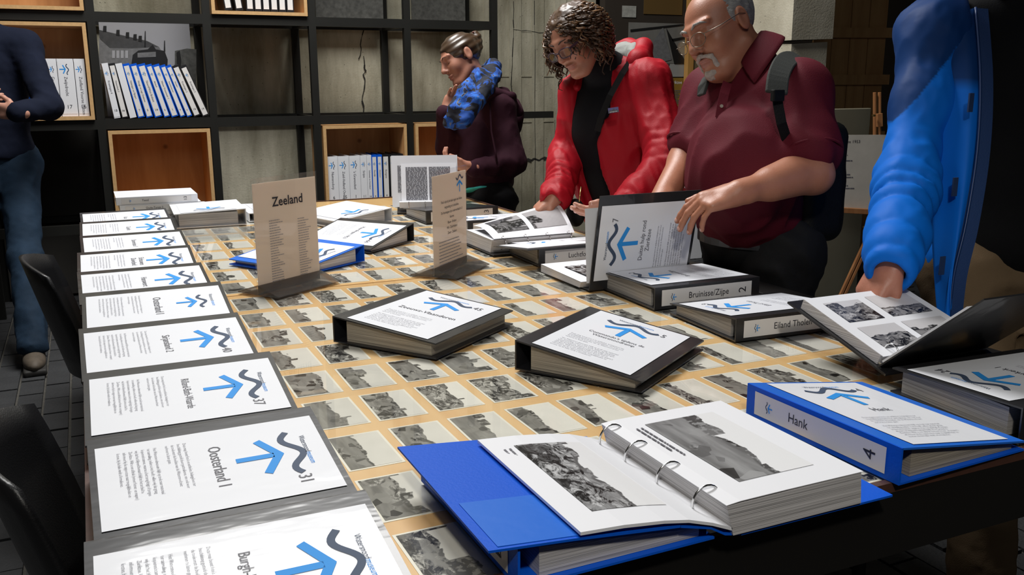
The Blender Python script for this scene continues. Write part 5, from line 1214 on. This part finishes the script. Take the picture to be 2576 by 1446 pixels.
# ------------------------------------------------------------------ woman in the red jacket
def red_woman():
    Ls, Rs = P(1630, 215, 3.14), P(1462, 240, 3.34); mid = (Ls + Rs) / 2
    root = person('woman with curly brown hair and glasses in a red rain jacket', (mid[0] + .08, mid[1])); O = np.array(root.location)
    sk = skin('fair_skin', (0.46, 0.22, 0.145)); jk = mat('red_rain_shell', (0.40, 0.006, 0.016), .55, var=.1, vscale=4, bump=.0004, bscale=300, spec=.22)
    blk = cloth('black_knit', (0.008, 0.008, 0.010), .85); grey = cloth('grey_hood_lining', (0.30, 0.31, 0.29), .6)
    H = Head(P(1450, 100, 3.14), cv(-.60, -.60, .50), .95, nz(CU*1.0 + CR*-.10)); nk = mid + np.array((-.02, 0, .07))
    le, lw = P(1682, 415, 3.02), P(1580, 512, 2.96); re_, rw = P(1424, 385, 3.36), P(1398, 492, 3.20)
    S = H.sdf(nk, .048, .96); V, F = S.mesh(.0032); nails = []
    A = SDF(); A.chain([le, lw], (.042, .03), .03); hand(A, P(1568, 512, 2.95), cv(-.90, -.35, .12), cv(-.1, .45, .75), False, ((.35, .4, .2),)*4, .02, (.9, .25, .2), .93, .12, nails)
    hand(A, P(1396, 492, 3.20), cv(-.72, -.62, .1), cv(.15, -.35, .95), True, ((.95, .8, .4), (1.0, .8, .4), (1.05, .8, .4), (1.1, .8, .4)), .0, (.9, .35, .45), .96, .35, nails, 1.15); A.chain([re_, rw], (.042, .03), .03)
    Va, Fa = A.mesh(.0034); Vn, Fn = nail_parts(nails).mesh(.0018)
    Tt = SDF(); torso(Tt, Ls, Rs, nk, mid + np.array((.02, 0, -.15)), (.09, .13, .16), mid + np.array((.05, 0, -.3)), (.09, .11, .15), mid + np.array((.08, 0, -.42)), (.1, .14, .11), .03); Vt, Ft = Tt.mesh(.014)
    np_obj('body', [(V, F, 0), (Va, Fa, 0), (Vt, Ft, 0), (Vn, Fn, 2)], [sk, M_LIP, M_NAIL], root, H.skinmat(), O)
    # black top
    S = SDF(); hp = np.array((1.865, mid[1], .86))
    fw, lat, up = torso(S, Ls, Rs, nk + np.array((0, 0, .01)), mid + np.array((-.01, 0, -.14)), (.115, .155, .17), mid + np.array((.03, 0, -.30)), (.105, .135, .17), hp, (.115, .15, .14), .05, .06)
    S.cap(nk, H.p(-.02, 0, -.1), .062, .060, .03)
    pobj('black_top', S, .009, blk, root, zmin=.74)
    # jacket with an opening down the front
    S = SDF(); torso(S, Ls, Rs, nk + np.array((.02, 0, -.03)), mid + np.array((.0, 0, -.14)), (.135, .185, .19), mid + np.array((.04, 0, -.32)), (.145, .185, .20), hp + np.array((0, 0, .02)), (.155, .20, .16), .075, .07)
    ARMS = lambda: (S.chain([Ls, le, lw], (.078, .068, .050), .04), S.chain([Rs, re_, rw], (.064, .058, .049), .02))
    oc = mid + fw*.14 + np.array((0, 0, -.25)) - lat*.035
    Ro = np.array([fw, nz(lat + .10*up), nz(up - .10*lat)])
    S.box(oc + fw*.06, (.125, .062, .42), Ro, .012, .012, -1)
    S.ell(nk + fw*.10 + np.array((0, 0, -.05)) - lat*.02, (.12, .085, .17), np.array([fw, lat, up]), .03, -1); S.cap(nk - np.array((0, 0, .05)), H.O, .07, .09, .02, -1)
    ARMS()
    S.cap(lw + nz(lw - le)*-.03, lw + nz(lw - le)*.012, .050, .046, .02); S.cap(rw + nz(rw - re_)*-.03, rw + nz(rw - re_)*.015, .047, .045, .02)
    wd = nz(lw - le); S.cap(lw + wd*.05, lw + wd*.1, .036, .036, .012, -1); wd = nz(rw - re_); S.cap(rw + wd*.05, rw + wd*.1, .036, .036, .012, -1)
    w0 = folds(21, .0075, 36, 80, (1, 1, .35), .35)
    def dsp(Pt):
        d = w0(Pt)
        for a, b in ((le, lw), (re_, rw), (Ls, le)):
            ab = b - a; t = ((Pt - a) @ ab) / (ab @ ab); dist = np.linalg.norm(Pt - a - np.clip(t, 0, 1)[:, None]*ab, axis=1)
            m = np.clip(1 - (dist - .04)/.06, 0, 1) * np.exp(-((t - (.55 if a is not Ls else .95))/.5)**2)
            d += -m * .012 * np.abs(np.sin(t*13 + 3*np.sin(Pt @ np.array((23, 17, 9)))))
        return d
    pobj('rain_jacket', S, .0062, jk, root, dsp, zmin=.70)
    # hood lying behind the neck
    S = SDF(); pts = []; c = nk + np.array((.005, .0, .012)); bk = -fw
    ring = [c + lat*.10 + fw*.07 - np.array((0, 0, .045)), c + lat*.115 + fw*-.01 + np.array((0, 0, .005)), c + lat*.085 + bk*.085 + np.array((0, 0, .035)), c + bk*.115 + np.array((0, 0, .04)), c - lat*.085 + bk*.085 + np.array((0, 0, .035)), c - lat*.11 + fw*.0 + np.array((0, 0, .005)), c - lat*.10 + fw*.06 - np.array((0, 0, .045))]
    S.chain(ring, (.016, .022, .027, .029, .027, .022, .016), .03)
    S.ell(c + bk*.11 - np.array((0, 0, .03)), (.05, .10, .065), np.array([fw, lat, up]), .04); S.cap(c + lat*.115 + np.array((0, 0, .01)), c + bk*.13 + lat*.06 + np.array((0, 0, -.05)), .028, .05, .04)
    pobj('hood', S, .006, jk, root, folds(23, .004, 30, 60))
    S = SDF(); S.chain([q*.75 + (c + np.array((0, 0, .0)))*.25 for q in ring[1:6]], (.018, .026, .03, .026, .018), .03)
    pobj('hood_lining', S, .006, grey, root, folds(25, .006, 50, 90))
    # chest label
    lc = P(1543, 277, 3.005)
    lb = MB().add([(-.017, -.009, 0), (.017, -.009, 0), (.017, .009, 0), (-.017, .009, 0)], [(0, 1, 2, 3)]).obj('woven_label', mat('label_purple', (.10, .085, .24), .6), root)
    ex_ = nz(CR + CU*.10); ez2 = nz(-CF + CU*.1 - CR*.15); ex_ = nz(ex_ - ez2*(ex_ @ ez2)); ey_ = np.cross(ez2, ex_); lo_ = lc - O
    lb.matrix_local = Matrix([[ex_[i], ey_[i], ez2[i], lo_[i]] for i in range(3)] + [[0, 0, 0, 1]])
    inst(MB().add([(-.016, -.0085, .0006), (.016, -.0085, .0006), (.016, -.003, .0006), (.011, .001, .0006), (.007, -.001, .0006), (.001, .005, .0006), (-.006, -.001, .0006), (-.012, .002, .0006), (-.016, -.003, .0006)], [tuple(range(9))]).mesh('label_mountain', M_BLACK), 'label_mountain', lb)
    inst(text_mesh('patagonia', .0062, 'CENTER', M_PAPER), 'label_lettering', lb, (0, -.0068, .0012))
    # zip line on the jacket edge, shoulder bag strap and brass chain
    st = cloth('black_webbing', (.006, .006, .006), .6)
    def on(px, py, D): return P(px, py, D) - O
    MB().ribbon([on(1590, 148, 3.14), on(1565, 185, 3.06), on(1535, 240, 3.03), on(1512, 296, 3.04), on(1503, 330, 3.06)], .020, -CF, .004).obj('bag_strap', st, root)
    MB().tube([on(1462, 470, 3.18), on(1459, 490, 3.17), on(1457, 508, 3.17)], .0028, 6).obj('bag_chain', M_BRASS, root, True)
    S = SDF(); S.ell(P(1448, 535, 3.22), (.03, .045, .05), None, .02); pobj('shoulder_bag', S, .006, st, root)
    # trousers
    hl, hr = np.array((1.87, mid[1] - .085, .85)), np.array((1.88, mid[1] + .085, .85))
    legs_shoes(root, hl, hr, (1.93, mid[1] - .1, 0), (1.93, mid[1] + .1, 0), blk, M_SHOE, (-1, 0), (.085, .06, .05))
    # hair
    hb = mat('curly_brown_hair', (0.075, 0.038, 0.018), .38, var=.6, vscale=18, spec=.6); S = SDF()
    S.ell(H.p(-.022, 0, .036), np.array((.108, .093, .092))*H.s, H.R, .01); S.ell(H.p(-.05, 0, -.03), np.array((.075, .095, .09))*H.s, H.R, .03)
    S.ell(H.p(.115, 0, -.03), np.array((.085, .066, .118))*H.s, H.R, .015, -1)
    hr_ = pobj('hair', S, .005, hb, root, folds(41, .006, 60, 120))
    hb2 = mat('curl_highlight', (0.20, 0.105, 0.045), .33, var=.5, vscale=30, spec=.7); rn = np.random.RandomState(5)
    for m_, cnt, nm in ((hb, 480, 'dark_curls'), (hb2, 150, 'light_curls')):
        mb = MB(); made = 0
        while made < cnt:
            v = rn.normal(size=3); v /= np.linalg.norm(v)
            f, l, u = v
            if u < -.45 or (f > .35 and u < .3) or (f > .5 and abs(l) < .72 and u < .5): continue
            p0 = np.array((-.022 + .100*f, .086*l, .036 + .086*u)); out = np.array((f*.5, l, u*.2)); Ln = rn.uniform(.06, .115) if abs(l) > .3 or f < 0 else rn.uniform(.03, .06)
            side = np.sign(l) if abs(l) > .05 else 1; ph = rn.uniform(0, 6.28); turns = rn.uniform(2.5, 4.5); rad = rn.uniform(.006, .013); pts = []
            for i in range(20):
                t = i/19; bow = math.sin(min(1, t*1.6)*1.57)
                q = p0 + np.array((-.01*t + .0*f, side*.030*bow*(1 if abs(l) > .15 else .8), 0)) + out*.016*bow
                drop = Ln*t
                w3 = H.p(*q) - np.array((0, 0, 1))*drop*(.25 + .75*t) - H.U*drop*.35
                a = ph + turns*6.28*t; w3 = w3 + rad*min(1, t*3 + .2)*(math.cos(a)*H.F + math.sin(a)*H.L)
                pts.append(w3 - O)
            mb.tube(pts, [.0042*(1 - .6*(i/19)**2) for i in range(20)], 4); made += 1
        o = mb.obj(nm, m_, hr_, True); o.parent = hr_; o['kind'] = 'stuff'
    hr_['kind'] = 'stuff' if False else ''
    del hr_['kind']
    db = mat('dark_brow', (.05, .025, .015), .7)
    for d in (-1, 1):
        pts = [H.p(.0985, d*.012, .029) - O, H.p(.098, d*.027, .036) - O, H.p(.088, d*.044, .035) - O]
        MB().tube(pts, [.0022, .0026, .0012], 6).obj('eyebrow', db, root, True)
        pts = [H.p(.0845 - .0055*abs(t)**2, d*.0325 + t*.0145, .0025 - .002*(1 - t*t)) - O for t in np.linspace(-.75, .75, 7)]
        MB().tube(pts, .0012, 5).obj('eyelashes', db, root, True)
    g = empty('spectacles'); put(g, root); gm = mat('dark_purple_frame', (.045, .02, .04), .3)
    for d in (-1, 1):
        lens_ring(H, d, .113, d*.034, -.004, .0255, .0165, .0020, gm, g, sq=3.0)
        MB().ribbon([H.p(.105, d*.061, .004), H.p(.06, d*.078, .008), H.p(.0, d*.082, .012)], .007, H.L, .003).obj('temple', gm, g)
    MB().tube([H.p(.118, -.009, .003), H.p(.120, 0, .006), H.p(.118, .009, .003)], .002, 6).obj('bridge', gm, g, True)
red_woman()
# ------------------------------------------------------------------ young woman with the blue scarf
def scarf_woman():
    Ls, Rs = P(1258, 268, 4.42), P(1188, 268, 4.68); mid = (Ls + Rs) / 2
    root = person('young woman with tied-back hair, blue patterned scarf and plum hoodie', (mid[0] + .05, mid[1])); O = np.array(root.location)
    sk = skin('rosy_skin', (0.42, 0.20, 0.135)); hd = cloth('plum_hoodie', (0.028, 0.006, 0.013), .85, .2); blk = cloth('black_jeans', (.007, .007, .008), .8)
    H = Head(P(1160, 150, 4.50), cv(-.80, -.42, .34), 1.0, nz(CU*1.0 + CR*-.18)); nk = mid + np.array((0, 0, .07))
    le, lw = P(1290, 408, 4.42), P(1190, 425, 4.28); re_, rw = P(1128, 372, 4.60), P(1120, 285, 4.42)
    V, F = H.sdf(nk, .046, .95).mesh(.0034); nails = []
    A = SDF(); A.chain([le, lw], (.04, .028), .03); hand(A, P(1182, 420, 4.27), cv(-.97, .12, .1), cv(-.2, .2, .9), False, ((.6, .7, .4),)*4, .05, (.8, .4, .3), .92, .2)
    A.chain([re_, rw], (.04, .028), .03); hand(A, P(1124, 284, 4.42), cv(.35, .9, .1), cv(.8, -.2, -.2), True, ((.5, .5, .3),)*4, .03, (.7, .4, .4), .92)
    Va, Fa = A.mesh(.0038)
    Tt = SDF(); torso(Tt, Ls, Rs, nk, mid + np.array((0, 0, -.15)), (.085, .12, .15), mid + np.array((.01, 0, -.3)), (.08, .1, .14), mid + np.array((.02, 0, -.42)), (.09, .12, .1), .03); Vt, Ft = Tt.mesh(.016)
    np_obj('body', [(V, F, 0), (Va, Fa, 0), (Vt, Ft, 0)], [sk, M_LIP], root, H.skinmat(), O)
    S = SDF(); wa = P(1218, 400, 4.52); hp = P(1228, 500, 4.54)
    fw, lat, up = torso(S, Ls, Rs, nk + np.array((0, 0, -.03)), mid + np.array((-.02, 0, -.13)), (.125, .16, .16), wa, (.115, .14, .16), P(1225, 450, 4.53), (.125, .15, .10), .062, .06)
    S.chain([Ls, le, lw], (.068, .058, .040), .04); S.chain([Rs, re_, rw], (.064, .056, .042), .04)
    S.cap(nk - np.array((0, 0, .06)), H.O, .05, .06, .02, -1)
    pobj('hoodie', S, .0085, hd, root, folds(51, .007, 30, 65, (1, 1, .7)), zmin=P(1230, 474, 4.5)[2])
    S = SDF(); bk = -fw; c = nk + np.array((0, 0, -.01))
    S.chain([c + lat*.09 + fw*.06 - np.array((0, 0, .07)), c + lat*.10 + bk*.04, c + bk*.12 - np.array((0, 0, .05)), c - lat*.10 + bk*.04], (.018, .03, .045, .03), .04)
    S.ell(c + bk*.14 - np.array((0, 0, .12)), (.05, .10, .10), np.array([fw, lat, up]), .04)
    S.chain([P(1215, 255, 4.36), P(1245, 232, 4.36), P(1285, 245, 4.40), P(1305, 280, 4.46)], (.014, .018, .02, .025), .03)
    pobj('hood', S, .007, hd, root, folds(53, .005, 30, 60))
    MB().tube([P(1232, 258, 4.33) - O, P(1236, 330, 4.31) - O, P(1246, 380, 4.30) - O, P(1250, 408, 4.30) - O], .005, 6).obj('drawstring', hd, root, True)
    S = SDF(); S.ell(P(1228, 480, 4.53), (.122, .150, .022), np.array([fw, lat, up]), .01)
    pobj('teal_hem', S, .006, cloth('teal_shirt', (.05, .42, .40), .7), root)
    S = SDF(); S.ell(hp - np.array((0, 0, .06)), (.120, .150, .10), np.array([fw, lat, up]), .04); pobj('trouser_top', S, .01, blk, root)
    legs_shoes(root, hp + lat*.08, hp - lat*.08, (hp[0] + .02, hp[1] - .08, 0), (hp[0] + .02, hp[1] + .1, 0), blk, M_SHOE, (-1, .3), (.088, .062, .05))
    # scarf
    ma, nt, b = nodes('blue_print_scarf'); b.inputs['Roughness'].default_value = .85; tc = N(nt, 'TexCoord')
    n1 = N(nt, 'TexVoronoi', Scale=16.0); nt.links.new(tc.outputs['Object'], n1.inputs['Vector']); n2 = N(nt, 'TexNoise', Scale=13.0, Detail=4.0, Distortion=1.2); nt.links.new(tc.outputs['Object'], n2.inputs['Vector'])
    r_ = N(nt, 'ValToRGB'); cr = r_.color_ramp; cr.interpolation = 'CONSTANT'
    cr.elements[0].color = (.008, .01, .02, 1); cr.elements[1].position = .495; cr.elements[1].color = (.008, .06, .30, 1)
    e = cr.elements.new(.575); e.color = (.012, .12, .50, 1); e = cr.elements.new(.63); e.color = (.16, .15, .17, 1); e = cr.elements.new(.655); e.color = (.01, .02, .06, 1)
    nt.links.new(n2.outputs['Fac'], r_.inputs[0]); nt.links.new(r_.outputs[0], b.inputs['Base Color'])
    S = SDF()
    def K(*q): return [P(*e_) for e_ in q]
    S.chain(K((1238, 178, 4.48), (1205, 196, 4.36), (1175, 232, 4.30), (1150, 275, 4.28), (1125, 312, 4.30)), (.038, .040, .042, .040, .026), .02)
    S.chain(K((1243, 188, 4.42), (1222, 220, 4.32), (1198, 255, 4.27), (1170, 300, 4.27), (1142, 316, 4.29)), (.036, .036, .036, .034, .022), .02)
    S.chain(K((1238, 178, 4.50), (1240, 170, 4.60), (1190, 205, 4.68), (1160, 235, 4.60), (1140, 270, 4.48)), (.036, .04, .04, .04, .03), .02)
    pobj('scarf', S, .0055, ma, root, folds(57, .006, 45, 95, (.6, .6, 1), .4))
    # hair drawn back to a clip
    hm = mat('dark_brown_hair', (0.050, 0.028, 0.015), .32, var=.5, vscale=25, stretch=(1, 1, 4), spec=.7); S = SDF()
    S.ell(H.p(-.016, 0, .038), np.array((.105, .0865, .090))*H.s, H.R, .01); S.ell(H.p(.118, 0, -.050), np.array((.085, .10, .122))*H.s, H.R, .014, -1); S.ell(H.p(.02, 0, -.13), np.array((.12, .12, .125))*H.s, H.R, .02, -1)
    for d in (-1, 1): S.ell(H.p(-.012, d*.090, .0), np.array((.026, .022, .036))*H.s, H.R, .01, -1)
    S.ell(H.p(-.105, 0, .045), (.036, .03, .045), H.R, .02); S.ell(H.p(-.125, .0, .075), (.025, .028, .03), H.R, .02)
    ctr = H.p(-.12, 0, .06)
    def strand(Pt):
        q = H.q(Pt); return .0016*np.sin(np.arctan2(q[:, 2] - .06, q[:, 1] + .3*np.sign(q[:, 1]))*70 + q[:, 0]*30)
    ho = pobj('hair', S, .0034, hm, root, strand)
    MB().tube([H.p(-.108, -.025, .095) - O, H.p(-.135, 0, .10) - O, H.p(-.108, .025, .095) - O], .006, 6).obj('hair_clip', mat('tortoise_clip', (.1, .03, .02), .3), root, True)
    db = mat('brown_brow', (.04, .022, .014), .7)
    for d in (-1, 1):
        pts = [H.p(.0985, d*.012, .029) - O, H.p(.098, d*.027, .036) - O, H.p(.088, d*.044, .033) - O]
        MB().tube(pts, [.0018, .0024, .0012], 6).obj('eyebrow', db, root, True)
        pts = [H.p(.0845 - .0055*abs(t)**2, d*.0325 + t*.0145, .0025 - .002*(1 - t*t)) - O for t in np.linspace(-.75, .75, 7)]
        MB().tube(pts, .0012, 5).obj('eyelashes', db, root, True)
scarf_woman()
# ------------------------------------------------------------------ person in the blue jacket at the right edge
def blue_person():
    Rs = P(2352, 90, 2.24); nk = P(2545, -30, 2.34); Ls = nk*2 - Rs; Ls = np.array((2.38, .64, Rs[2])); mid = (Ls + Rs)/2
    root = person('person in a bright blue open jacket and khaki trousers at the right edge', (mid[0], mid[1])); O = np.array(root.location)
    sk = skin('tanned_skin', (0.42, 0.18, 0.12)); b1 = mat('bright_blue_shell', (0.003, 0.125, 0.60), .55, bump=.0004, bscale=400); b2 = mat('navy_shoulder_panel', (0.003, 0.032, 0.13), .6, bump=.0004, bscale=400)
    blk = cloth('black_shirt', (.006, .006, .007), .85); kh = cloth('khaki_trousers', (.17, .115, .065), .85, .2)
    re_, rw = P(2278, 470, 2.12), P(2248, 642, 1.97); le = Ls + np.array((.10, -.05, -.27)); lw = le + np.array((-.15, -.2, -.1))
    H = Head(mid + np.array((.0, -.03, .27)), nz((-.55, -.75, -.4)), 1.05); nk2 = mid + np.array((0, 0, .08))
    V, F = H.sdf(nk2, .058).mesh(.0045); nails = []; A = SDF(); A.chain([re_, rw], (.045, .034), .03)
    hand(A, P(2240, 656, 1.96), cv(-.50, -.86, .02), cv(.35, -.30, .88), True, ((.55, .75, .4), (.6, .8, .45), (.65, .8, .45), (.7, .8, .5)), .02, (1.0, .25, .55), 1.04, .22, nails, 1.1)
    A.chain([le, lw], (.045, .034), .03); hand(A, lw, lw - le, (0, 0, 1), False, (.5, .5, .5, .5))
    Va, Fa = A.mesh(.0036); Vn, Fn = nail_parts(nails).mesh(.0018)
    Tt = SDF(); torso(Tt, Ls, Rs, nk2, mid + np.array((0, 0, -.16)), (.1, .14, .17), mid + np.array((0, 0, -.32)), (.1, .13, .15), (mid[0], mid[1], .92), (.1, .14, .11), .035); Vt, Ft = Tt.mesh(.016)
    np_obj('body', [(V, F, 0), (Va, Fa, 0), (Vt, Ft, 0), (Vn, Fn, 2)], [sk, M_LIP, M_NAIL], root, H.skinmat(), O)
    S = SDF(); fw, lat, up = torso(S, Ls, Rs, nk2, mid + np.array((0, 0, -.16)), (.13, .17, .2), mid + np.array((0, 0, -.34)), (.135, .165, .18), (mid[0], mid[1], .93), (.14, .165, .13), .06, .06)
    S.cap(nk2, nk2 + np.array((0, 0, .03)), .068, .066, .02); pobj('black_shirt', S, .01, blk, root, folds(61, .004, 16, 36), zmin=.83)
    c = P(2548, 80, 2.20) - O; MB().tube([c, c - CF*.006], .006, 10).obj('shirt_button', M_CREAM, root, True)
    hm = mat('short_brown_hair', (.05, .03, .02), .5, var=.4, vscale=40); S = SDF(); S.ell(H.p(-.018, 0, .04), np.array((.103, .083, .088))*1.05, H.R, .01); S.ell(H.p(.11, 0, -.03), (.09, .1, .12), H.R, .02, -1); S.ell(H.p(.02, 0, -.13), (.12, .12, .12), H.R, .02, -1); pobj('hair', S, .006, hm, root, folds(77, .003, 80, 160))
    # jacket: arms and hanging front panels
    S = SDF(); torso(S, Ls, Rs, nk2 + np.array((0, .02, -.02)), mid + np.array((0, .01, -.16)), (.15, .195, .2), mid + np.array((0, .01, -.36)), (.16, .20, .2), (mid[0], mid[1] + .01, .88), (.17, .205, .17), .078, .06)
    S.box(mid + fw*.17 + np.array((0, 0, -.3)) + lat*.07, (.19, .245, .62), np.array([fw, lat, up]), .01, .01, -1); S.cap(nk2 - np.array((0, 0, .02)), nk2 + np.array((0, 0, .3)), .075, .1, .02, -1)
    S.chain([Rs, P(2318, 260, 2.19), re_, rw], (.078, .064, .062, .055), .05); S.cap(rw - nz(rw - re_)*.05, rw + nz(rw - re_)*.02, .054, .056, .02)
    S.cap(rw + nz(rw - re_)*.06, rw + nz(rw - re_)*.12, .044, .044, .012, -1)
    S.chain([Ls, le, lw], (.085, .078, .058), .05)
    w0 = folds(63, .007, 26, 60, (1, 1, .6), .3)
    def dsp(Pt):
        d = w0(Pt)*.8; ab = rw - re_; t = ((Pt - re_) @ ab)/(ab @ ab); dist = np.linalg.norm(Pt - re_ - np.clip(t, -.3, 1)[:, None]*ab, axis=1)
        d -= np.clip(1 - (dist - .05)/.06, 0, 1)*.016*np.abs(np.sin(t*8 + 2.8*np.sin(Pt @ np.array((17, 13, 9)))))
        return d
    def tone(C):
        t1 = np.clip((C[:, 2] - 1.315)/.006, 0, 1); arm = np.clip((.06 - (C - Rs) @ lat)/.004, 0, 1)
        ax_ = nz(re_ - Rs); t = (C - Rs) @ ax_; side = (C - Rs) @ nz(np.cross(ax_, fw))
        ta = np.clip((.13 + 2.4*np.clip(side - .005, -.05, .2) - t)/.005, 0, 1)
        return t1*(1 - arm) + ta*arm
    def two_tone(name):
        ma, nt, b = nodes(name); b.inputs['Roughness'].default_value = .6; b.inputs['Specular IOR Level'].default_value = .14
        at_ = N(nt, 'Attribute'); at_.attribute_name = 'tone'; mx = N(nt, 'Mix', data_type='RGBA'); mx.inputs[6].default_value = (.002, .135, .60, 1); mx.inputs[7].default_value = (.003, .035, .15, 1)
        nt.links.new(at_.outputs['Fac'], mx.inputs[0]); nt.links.new(mx.outputs[2], b.inputs['Base Color']); return ma
    M2 = two_tone('blue_and_navy_shell')
    jo = pobj('jacket', S, .0068, M2, root, dsp, None, zmin=.78)
    def set_tone(o, vals):
        q = o.data.attributes.new('tone', 'FLOAT', 'POINT'); q.data.foreach_set('value', vals.astype(np.float32))
    co = np.zeros(len(jo.data.vertices)*3, np.float32); jo.data.vertices.foreach_get('co', co); set_tone(jo, tone(co.reshape(-1, 3) + O))
    # hanging front panel between sleeve and zip
    lc = smooth_pts([P(2335, 60, 2.20), P(2340, 200, 2.18), P(2340, 420, 2.15), P(2342, 600, 2.13), P(2352, 740, 2.12), P(2362, 808, 2.12)], 6)
    rc = smooth_pts([P(2452, 20, 2.17), P(2464, 200, 2.12), P(2456, 380, 2.09), P(2428, 560, 2.07), P(2398, 690, 2.07), P(2384, 812, 2.08)], 6)
    vs = []; fs = []; nc = 13; nr = len(lc)
    for i in range(nr):
        for j in range(nc):
            t = j/(nc - 1); bulge = .022*math.sin(t*math.pi) + .010*math.sin(t*9 + i*.12)*(i/nr)
            vs.append(lc[i]*(1 - t) + rc[i]*t - CF*bulge - O)
    for i in range(nr - 1):
        for j in range(nc - 1): q = i*nc + j; fs.append((q, q + nc, q + nc + 1, q + 1))
    po_ = MB().add(vs, fs).obj('front_panel', M2, root, True); so_ = po_.modifiers.new('t', 'SOLIDIFY'); so_.thickness = .006
    set_tone(po_, np.array([np.clip((v[2] + O[2] - 1.315)/.006, 0, 1) for v in vs]))
    fl_ = smooth_pts([q for q in rc], 1); MB().ribbon([q - O + CR*.016 + CF*.006 for q in rc], .036, -CF, .004).obj('zip_facing', b2, root)
    MB().tube([q - O - CF*.004 for q in rc], .0032, 6).obj('zip', mat('navy_zip', (.006, .03, .12), .4), root, True)
    S = SDF(); cc = nk2 + np.array((0, 0, .03)); S.chain([cc - lat*.10 + fw*.05, cc - lat*.09 - fw*.06 + np.array((0, 0, .02)), cc - fw*.09 + np.array((0, 0, .02)), cc + lat*.09 - fw*.06, cc + lat*.1 + fw*.05], (.022, .03, .034, .03, .022), .03); pobj('jacket_hood', S, .008, b2, root, folds(67, .005, 30, 60))
    for q in ((2446, 258), (2406, 470), (2374, 668)):
        c = P(q[0] - 4, q[1], 2.065) - O; MB().box(-.007, .007, -.002, .002, -.021, .021).obj('hook_patch', mat('navy_patch', (.008, .03, .10), .9), root).location = c
    hp = np.array((mid[0], mid[1], .86)); legs_shoes(root, hp - lat*-.09, hp + lat*-.09, (2.22, .45, 0), (1.965, .52, 0), kh, M_SHOE, (fw[0], fw[1]), (.1, .085, .075), False)
blue_person()
# ------------------------------------------------------------------ man in the navy sweater at the left edge
def navy_man():
    Ls = P(62, 118, 4.72); Rs = Ls + np.array((-.36, .06, .0)); mid = (Ls + Rs)/2
    root = person('man in navy sweater and blue jeans standing at the left edge', (mid[0], mid[1])); O = np.array(root.location)
    sk = skin('pale_skin', (0.5, 0.27, 0.2)); kn = cloth('navy_knit', (.006, .009, .022), .9, .2, 8, .001, 500); jn = cloth('blue_denim', (.012, .027, .050), .8, .55, 9, .0008, 300)
    le, lw = P(122, 268, 4.62), P(45, 283, 4.45); re_ = Rs + np.array((-.06, -.02, -.28)); rw = re_ + np.array((.16, -.2, .02))
    H = Head(mid + np.array((.02, -.04, .27)), nz((.2, -.9, -.4)), 1.05); nk = mid + np.array((0, 0, .08))
    V, F = H.sdf(nk, .056).mesh(.005); A = SDF(); A.chain([le, lw], (.042, .032), .03); hand(A, lw, cv(-.95, .1, .1), cv(.1, .9, .3), False, ((.7, .7, .4),)*4, sc=1.0); A.chain([re_, rw], (.042, .032), .03); hand(A, rw, rw - re_, (0, 0, 1), True)
    Va, Fa = A.mesh(.0042); Tt = SDF(); torso(Tt, Ls, Rs, nk, mid + np.array((0, 0, -.16)), (.1, .14, .17), mid + np.array((0, 0, -.32)), (.1, .13, .15), (mid[0], mid[1], .95), (.1, .14, .11), .035); Tt.chain([Ls, le], (.05, .04), .03); Tt.chain([Rs, re_], (.05, .04), .03); Vt, Ft = Tt.mesh(.016)
    np_obj('body', [(V, F, 0), (Va, Fa, 0), (Vt, Ft, 0)], [sk, M_LIP], root, H.skinmat(), O)
    hm = mat('short_dark_hair', (.04, .028, .02), .5, var=.4, vscale=40); S = SDF(); S.ell(H.p(-.018, 0, .04), np.array((.103, .083, .088))*1.05, H.R, .01); S.ell(H.p(.11, 0, -.03), np.array((.09, .1, .12)), H.R, .02, -1); S.ell(H.p(.02, 0, -.13), (.12, .12, .12), H.R, .02, -1); pobj('hair', S, .006, hm, root, folds(71, .003, 80, 160))
    S = SDF(); fw, lat, up = torso(S, Ls, Rs, nk, mid + np.array((0, 0, -.16)), (.125, .185, .2), mid + np.array((0, 0, -.34)), (.125, .17, .2), (mid[0], mid[1], .98), (.135, .175, .13), .07, .06)
    S.chain([Ls, le, lw], (.072, .060, .049), .045); S.chain([Rs, re_, rw], (.072, .060, .049), .045)
    pobj('sweater', S, .009, kn, root, folds(73, .006, 26, 60, (1, 1, .8)), zmin=P(40, 405, 4.6)[2])
    S = SDF(); S.ell((mid[0], mid[1], .97), (.165, .13, .14), None, .04); pobj('jeans_top', S, .01, jn, root)
    fL = np.array((-.275, 3.93, 0)); fR = np.array((-.56, 4.15, 0))
    legs_shoes(root, np.array((mid[0] + .085, mid[1], .92)), np.array((mid[0] - .085, mid[1], .92)), fL, fR, jn, M_SHOE, (.05, -1), (.098, .075, .068))
navy_man()

# print that is too small to pick apart stays one part each
for o in bpy.data.objects:
    if o.name.split('.')[0] in ('text_lines', 'caption', 'paragraph'): o['kind'] = 'stuff'
